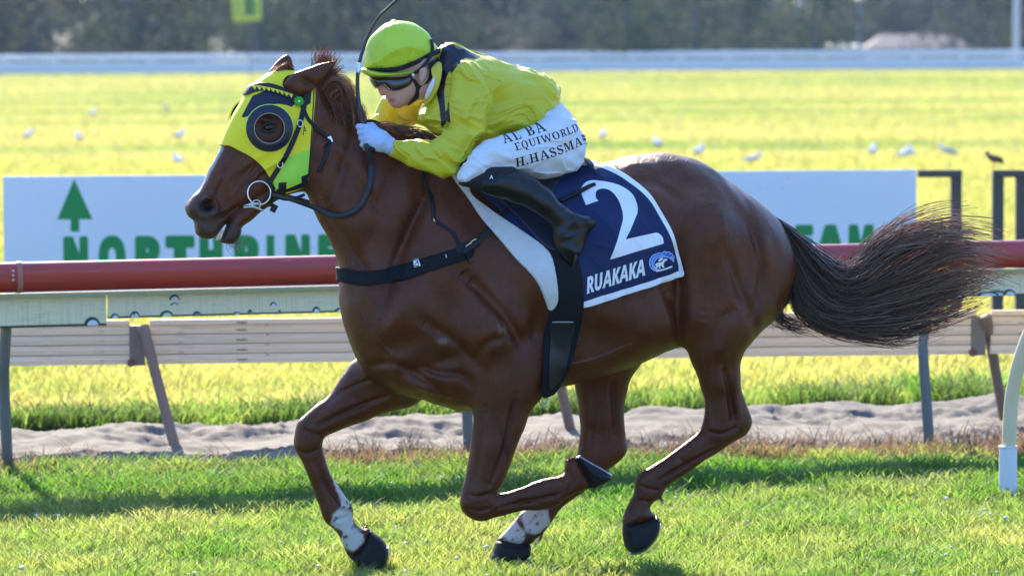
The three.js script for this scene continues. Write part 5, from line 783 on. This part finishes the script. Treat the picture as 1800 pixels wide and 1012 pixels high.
  // breeches
  const thigh = new Sil([[803, 313], [808, 300], [818, 283], [845, 252], [878, 238], [916, 228], [957, 208], [980, 200], [1004, 212], [1019, 232], [1026, 257], [1023, 284], [1011, 301], [985, 310], [953, 318], [920, 308], [880, 308], [845, 316], [818, 326], [807, 322]], [[825, 300, .055, .062, .27], [880, 275, .09, .085, .235], [960, 260, .12, .105, .17], [1010, 255, .08, .09, .13]]);
  const seat = new Sil([[930, 170], [975, 172], [1000, 198], [1018, 226], [1026, 256], [1022, 284], [985, 296], [940, 270], [915, 225]], [[985, 240, .13, .19, 0], [945, 200, .1, .15, 0]]);
  const bf = (x, y, z) => smin(smin(thigh.at(x, y, z), thigh.at(x, y, -z), 0.04), seat.at(x, y, z), 0.05) + 0.007 * soft(N3(x * 5 + y * 12, y * 15 - x * 6, z * 6)) + 0.004 * N3(x * 5, y * 7, z * 5 + 3) - 0.005 * Math.pow(1 - Math.abs(N3(x * 5 + y * 10, y * 6 - x * 4, z * 4 + 9)), 6);
  const bp = print(795, 165, 1035, 330, 0.27, 6, g => {
    g.fillStyle = '#d3d7de'; g.fillRect(780, 150, 270, 200); g.fillStyle = '#101116';
    const word = (t, x, y, a, f, sx = 1) => { g.save(); g.translate(x, y); g.rotate(a); g.scale(sx, 1); g.font = f; g.fillText(t, 0, 0); g.restore(); };
    const arc = (t, x, y, f, a0, k, gap) => { g.font = f; let X = x, Y = y, a = a0; for (const ch of t) { g.save(); g.translate(X, Y); g.rotate(a); g.fillText(ch, 0, 0); g.restore(); const w = g.measureText(ch).width + gap; X += Math.cos(a) * w; Y += Math.sin(a) * w; a += k; } };
    arc('AL BA', 884, 252, 'bold 23px serif', -0.24, -0.012, 3);
    arc('EQUIWORLD', 903, 265, 'bold 18.5px serif', -0.22, -0.012, 1);
    arc('H.HASSMAN', 904, 295, 'bold 23px serif', -0.22, -0.018, 1);
  });
  const blank = bp.uv(L(800, 172, .27).x, L(800, 172, .27).y);
  mesh('breeches', net(bf, joinBox(silBox(thigh, .03), silBox(seat, .03), [0, 1, -thigh.whi - 0.03, 0.01, 1.1, 0]), 0.0055, { uv: (u, v, w) => w > 0.02 ? bp.uv(u, v) : blank }), std(0xffffff, 0.7, { map: bp.t }), jockey);
  // boots
  const bootMat = phy(RGB(0.006, 0.007, 0.009), 0.3, { specularIntensity: 0.8 });
  const boot = new Sil([[838, 322], [856, 304], [880, 296], [906, 297], [930, 307], [948, 319], [973, 340], [990, 359], [1010, 371], [1032, 379], [1050, 388], [1042, 404], [1033, 420], [1026, 434], [1017, 456], [1006, 464], [993, 460], [984, 447], [976, 436], [972, 415], [968, 394], [945, 376], [915, 360], [875, 348], [848, 338]], [[880, 322, .05, .058, .295], [940, 348, .05, .05, .305], [990, 380, .045, .042, .31], [1030, 392, .035, .034, .31], [1000, 435, .04, .038, .315]], { h: 0.003 });
  const anA = L(950, 360).x, anB = L(995, 380).x;
  const bw = (x, y, z) => { const an = sstep(anA, anB, x); return boot.at(x, y, z) + an * 0.009 * (Math.abs(N3((x * 0.5 - y * 0.9) * 16, (x + y) * 5, z * 9)) - 0.25) + 0.003 * N3(x * 15, y * 15, z * 15) + 0.0012 * an * Math.abs(N3(x * 40, y * 25, z * 25)); };
  const knee = new Sil([[806, 321], [820, 314], [853, 295], [880, 292], [905, 294], [898, 318], [884, 345], [857, 341], [830, 331], [812, 327]], [[830, 318, .03, .045, .285], [880, 318, .05, .06, .29]], { h: 0.003 });
  for (const s of [1, -1]) {
    const B = silBox(boot, .02), Kb = silBox(knee, .02), flip = b => s > 0 ? b : [b[0], b[1], -b[5], b[3], b[4], -b[2]];
    const bt = mesh('boot', net((x, y, z) => bw(x, y, z * s), flip(B), 0.0045), bootMat, jockey);
    mesh('boot_knee_top', net((x, y, z) => knee.at(x, y, z * s) + 0.001 * N3(x * 30, y * 30, z * 30), flip(Kb), 0.005), std(RGB(0.008, 0.009, 0.011), 0.85), bt);
    if (s > 0) { const g = new THREE.ShapeGeometry(new THREE.Shape([[0, .008], [.004, -.006], [.0012, -.006], [0, 0], [-.004, -.006], [-.006, -.006]].map(p => new THREE.Vector2(...p)))), kp = onSurf(knee.at.bind(knee), 864, 311, 0.0015); g.scale(1.3, 1.1, 1); g.translate(kp.x, kp.y, kp.z + 0.002); mesh('boot_emblem', g, std(RGB(0.85, 0.85, 0.85), 0.6), bt); }
  }
  const bodyF = (x, y, z) => { let d = smin(face.at(x, y, z), ear.at(x, y, z), 0.006); d = smin(d, parts[0](x, y, z), 0.02); let l = 9; for (let i = 1; i < parts.length; i++) l = smin(l, parts[i](x, y, z), 0.03); const wear = Math.min(jk(x, y, z), bf(x, y, z), boot.at(x, y, Math.abs(z)), knee.at(x, y, Math.abs(z))); return smin(d, smax(l, wear + 0.016, 0.01), 0.02); };
  const tip = at2(683, 176.5);
  const skin = (x, y, z) => { const n = 0.06 * N3(x * 40, y * 40, z * 40), lip = sstep(0.012, 0.004, Math.hypot((x - tip[0] - 0.006) * 0.5, y - tip[1])), q = [0.56 * (1 + n), 0.3 * (1 + n), 0.22 * (1 + n)]; return [lerp(q[0], 0.42, lip), lerp(q[1], 0.13, lip), lerp(q[2], 0.12, lip)]; };
  const bA = L(640, 470), bB = L(1060, 30);
  mesh('body', net(bodyF, [bA.x, bA.y, -0.42, bB.x, bB.y, 0.42], 0.0062, { color: skin, proj: 3 }), phy(0xffffff, 0.5, { vertexColors: true, clearcoat: 0.1, clearcoatRoughness: 0.5 }), jockey);
  // cap over the helmet
  const cap = new Sil([[640, 119], [640, 100], [645, 78], [655, 60], [670, 47], [690, 38], [712, 36], [730, 41], [748, 55], [761, 71], [769, 84], [774, 97], [766, 106], [757, 111], [742, 119], [720, 126], [690, 130], [660, 129]], [[700, 80, .15, .112], [655, 105, .09, .09], [765, 95, .05, .07], [700, 120, .08, .1]]);
  const capC = L(700, 80);
  const seams = (x, y, z) => { const a = Math.atan2(z, x - capC.x + 0.02), q = Math.abs(((a / 1.047 + 20.5) % 1) - 0.5) / 0.03; return 0.0022 * Math.exp(-q * q); };
  const capLow = L(700, 112).y;
  const capF = (x, y, z) => cap.at(x, y, z) + seams(x, y, z) + sstep(capLow + 0.05, capLow, y) * 0.004 * Math.abs(N3(x * 34, y * 14, z * 34)) + 0.003 * N3(x * 9, y * 14, z * 9);
  const capMat = silk(RGB(0.5, 0.66, 0.035));
  const cp = mesh('cap', net(capF, silBox(cap, .02), 0.005), capMat, jockey);
  const brim = new Sil([[634, 124], [640, 119], [660, 124], [690, 126], [722, 122], [724, 128], [700, 133], [670, 136], [648, 134]], [[640, 125, .01, .05], [665, 130, .012, .085], [705, 128, .012, .1]], { h: 0.0025 });
  mesh('peak', net(brim.at.bind(brim), silBox(brim, .02), 0.004), capMat, cp);
  { const b = L(692, 37), g = new THREE.SphereGeometry(0.013, 14, 8); g.scale(1, 0.4, 1); g.translate(b.x, b.y, 0); mesh('button', g, capMat, cp); }
  const band = cacheSd(pathSd([[640, 124], [665, 124], [700, 121], [735, 108], [760, 95], [778, 88]], 0.019, 0.08)); mesh('cap_band', shell(capF, band, bx3(band.box, -0.14, 0.14), 0.0034, 0.003, 0.0075), std(RGB(0.012, 0.014, 0.03), 0.7), cp);
  // goggles, strap, harness
  const gog = new Sil([[648, 136], [660, 134], [690, 131], [721, 129], [724, 136], [721, 149], [712, 157], [700, 162], [687, 162], [677, 158], [671, 152], [665, 153], [660, 156], [654, 150]], [[655, 143, .018, .05], [670, 142, .02, .064], [700, 146, .03, .074], [720, 140, .014, .076]], { h: 0.0025 });
  const go = mesh('goggles', net(gog.at.bind(gog), silBox(gog, .02), 0.0035), phy(RGB(0.008, 0.009, 0.012), 0.06, { clearcoat: 1, clearcoatRoughness: 0.03 }), jockey);
  const strapUp = cacheSd(pathSd([[720, 134], [738, 122], [752, 106], [760, 90], [761, 70]], 0.013, 0.08)); mesh('goggle_strap', shell((x, y, z) => Math.min(capF(x, y, z), face.at(x, y, z) - 0.006), strapUp, bx3(strapUp.box, -0.15, 0.15), 0.0034, 0.006, 0.0075), std(RGB(0.01, 0.011, 0.016), 0.7), go);
  { const p = onSurf(face.at.bind(face), 726, 131, 0.014), g = new RoundedBoxGeometry(0.012, 0.014, 0.006, 2, 0.002); g.rotateZ(0.3); g.translate(p.x, p.y, p.z); mesh('strap_clip', g, std(RGB(0.6, 0.6, 0.58), 0.35, { metalness: 0.6 }), go); }
  const har = areaSd([[722, 137], [730, 140], [734, 146], [741, 150], [750, 142], [754, 128], [752, 112], [768, 104], [772, 118], [764, 140], [754, 158], [740, 172], [726, 183], [718, 186], [724, 176], [730, 164], [730, 152]], 0.06);
  mesh('chin_harness', shell(face.at.bind(face), har, bx3(har.box, -0.12, 0.12), 0.0034, 0.006, 0.007), std(RGB(0.01, 0.011, 0.014), 0.8), jockey);
  { const p = onSurf(face.at.bind(face), 721, 181, 0.012), g = new THREE.SphereGeometry(0.006, 10, 8); g.translate(p.x, p.y, p.z); mesh('harness_stud', g, steel, jockey); const e = L(742, 143, .096), q = new THREE.SphereGeometry(0.0025, 8, 6); q.translate(e.x, e.y, e.z); mesh('earring', q, brass, jockey); }
  mesh('hair', net(cone(L(758, 118, 0), L(764, 140, 0), 0.058, 0.04), [L(730, 160).x, L(730, 165).y, -0.08, L(790, 100).x, L(790, 95).y, 0.08], 0.006), std(RGB(0.015, 0.011, 0.009), 0.6), jockey);
  // gloves: palm, four fingers and thumb closed round the rein
  const gm = std(RGB(0.42, 0.55, 0.82), 0.8, { bumpMap: cloth2, bumpScale: 0.001 });
  for (const s of [1, -1]) {
    const o = s > 0 ? [0, 0, 0] : [-12, -8, -0.2], K = (x, y, w) => { const ww = s > 0 ? w : -w + 0.02; return L(x + o[0], y + o[1], ww); }, ps = [];
    ps.push([cone(K(690, 259, .118), K(668, 247, .118), .029, .034), .02], [cone(K(668, 245, .115), K(648, 230, .105), .032, .026), .02], [cone(K(664, 252, .118), K(646, 246, .112), .028, .022), .02]);
    for (let i = 0; i < 4; i++) { const k = K(643 - i * 1.2 + i * i * 0.8, 223 + i * 9, .12 + (i === 1 || i === 2 ? .004 : 0)), m = K(630 + i * 2.4, 222 + i * 10.5, .105), t = K(634 + i * 2.6, 230 + i * 10.2, .078), e = K(648 + i, 236 + i * 8.5, .078); ps.push([cone(k, m, .0115, .0105), .006], [cone(m, t, .0105, .0095), .004], [cone(t, e, .0095, .008), .004]); }
    ps.push([cone(K(668, 236, .1), K(654, 222, .088), .014, .012), .012], [cone(K(654, 222, .088), K(638, 217, .082), .0115, .0095), .004]);
    const gf = (x, y, z) => { let d = 9; for (const [p, k] of ps) d = smin(d, p(x, y, z), k); return d + 0.0012 * N3(x * 40, y * 40, z * 40); };
    const a = K(612, 292, .03), b = K(712, 196, .17);
    const gv = mesh('glove', net(gf, [a.x, a.y, Math.min(a.z, b.z), b.x, b.y, Math.max(a.z, b.z)], 0.0035), gm, jockey);
    if (s > 0) { const cw = tube([K(688, 258, .118), K(684, 256, .118), K(681, 254, .118)], [0.031, 0.0325, 0.0315], { seg: 16 }); mesh('wrist_strap', cw, gm, gv); }
  }
  rebase(jockey);
  const st = frame('stirrup', 'dark stirrup iron and leather under the jockey boot', 'stirrup');
  mesh('iron', tube([L(978, 432, .285), L(982, 452, .275), L(1000, 468, .3), L(1010, 464, .345), L(1012, 448, .36)], 0.006, { seg: 8 }), std(RGB(0.08, 0.085, 0.09), 0.35, { metalness: 0.8 }), st);
  mesh('stirrup_leather', tube([onSurf(hf, 968, 380, 0.03), onSurf(hf, 972, 410, 0.03), L(978, 434, .285)], 0.01, { flat: 0.35, up: V(0, 0, 1) }), leather, st);
  rebase(st);
  const wh = frame('whip', 'long thin black riding whip held upright in the jockey glove', 'whip');
  mesh('shaft', tube([L(645, 250, .1), L(638, 218, .095), L(631.5, 188, .09), L(628, 152, .085), L(631, 112, .08), L(645, 66, .08), L(664, 32, .08), L(684, 12, .08), L(704, -6, .08)], [.0085, .0085, .008, .0075, .0068, .006, .0055, .0055, .007], { seg: 10 }), phy(RGB(0.012, 0.012, 0.014), 0.4, { clearcoat: 0.4 }), wh);
  mesh('silver_collar', tube([L(629.3, 128, .083), L(630.6, 118, .082), L(631.4, 110, .081)], .0082, { seg: 10, n: 2 }), std(RGB(0.75, 0.78, 0.82), 0.3, { metalness: 0.5 }), wh);
  mesh('grip_cap', new THREE.SphereGeometry(0.014, 14, 10).scale(1.2, 0.9, 1).translate(L(652, 262, .12).x, L(652, 262, .12).y, .13), leather, wh);
  rebase(wh);
}
renderer.render(scene, camera);
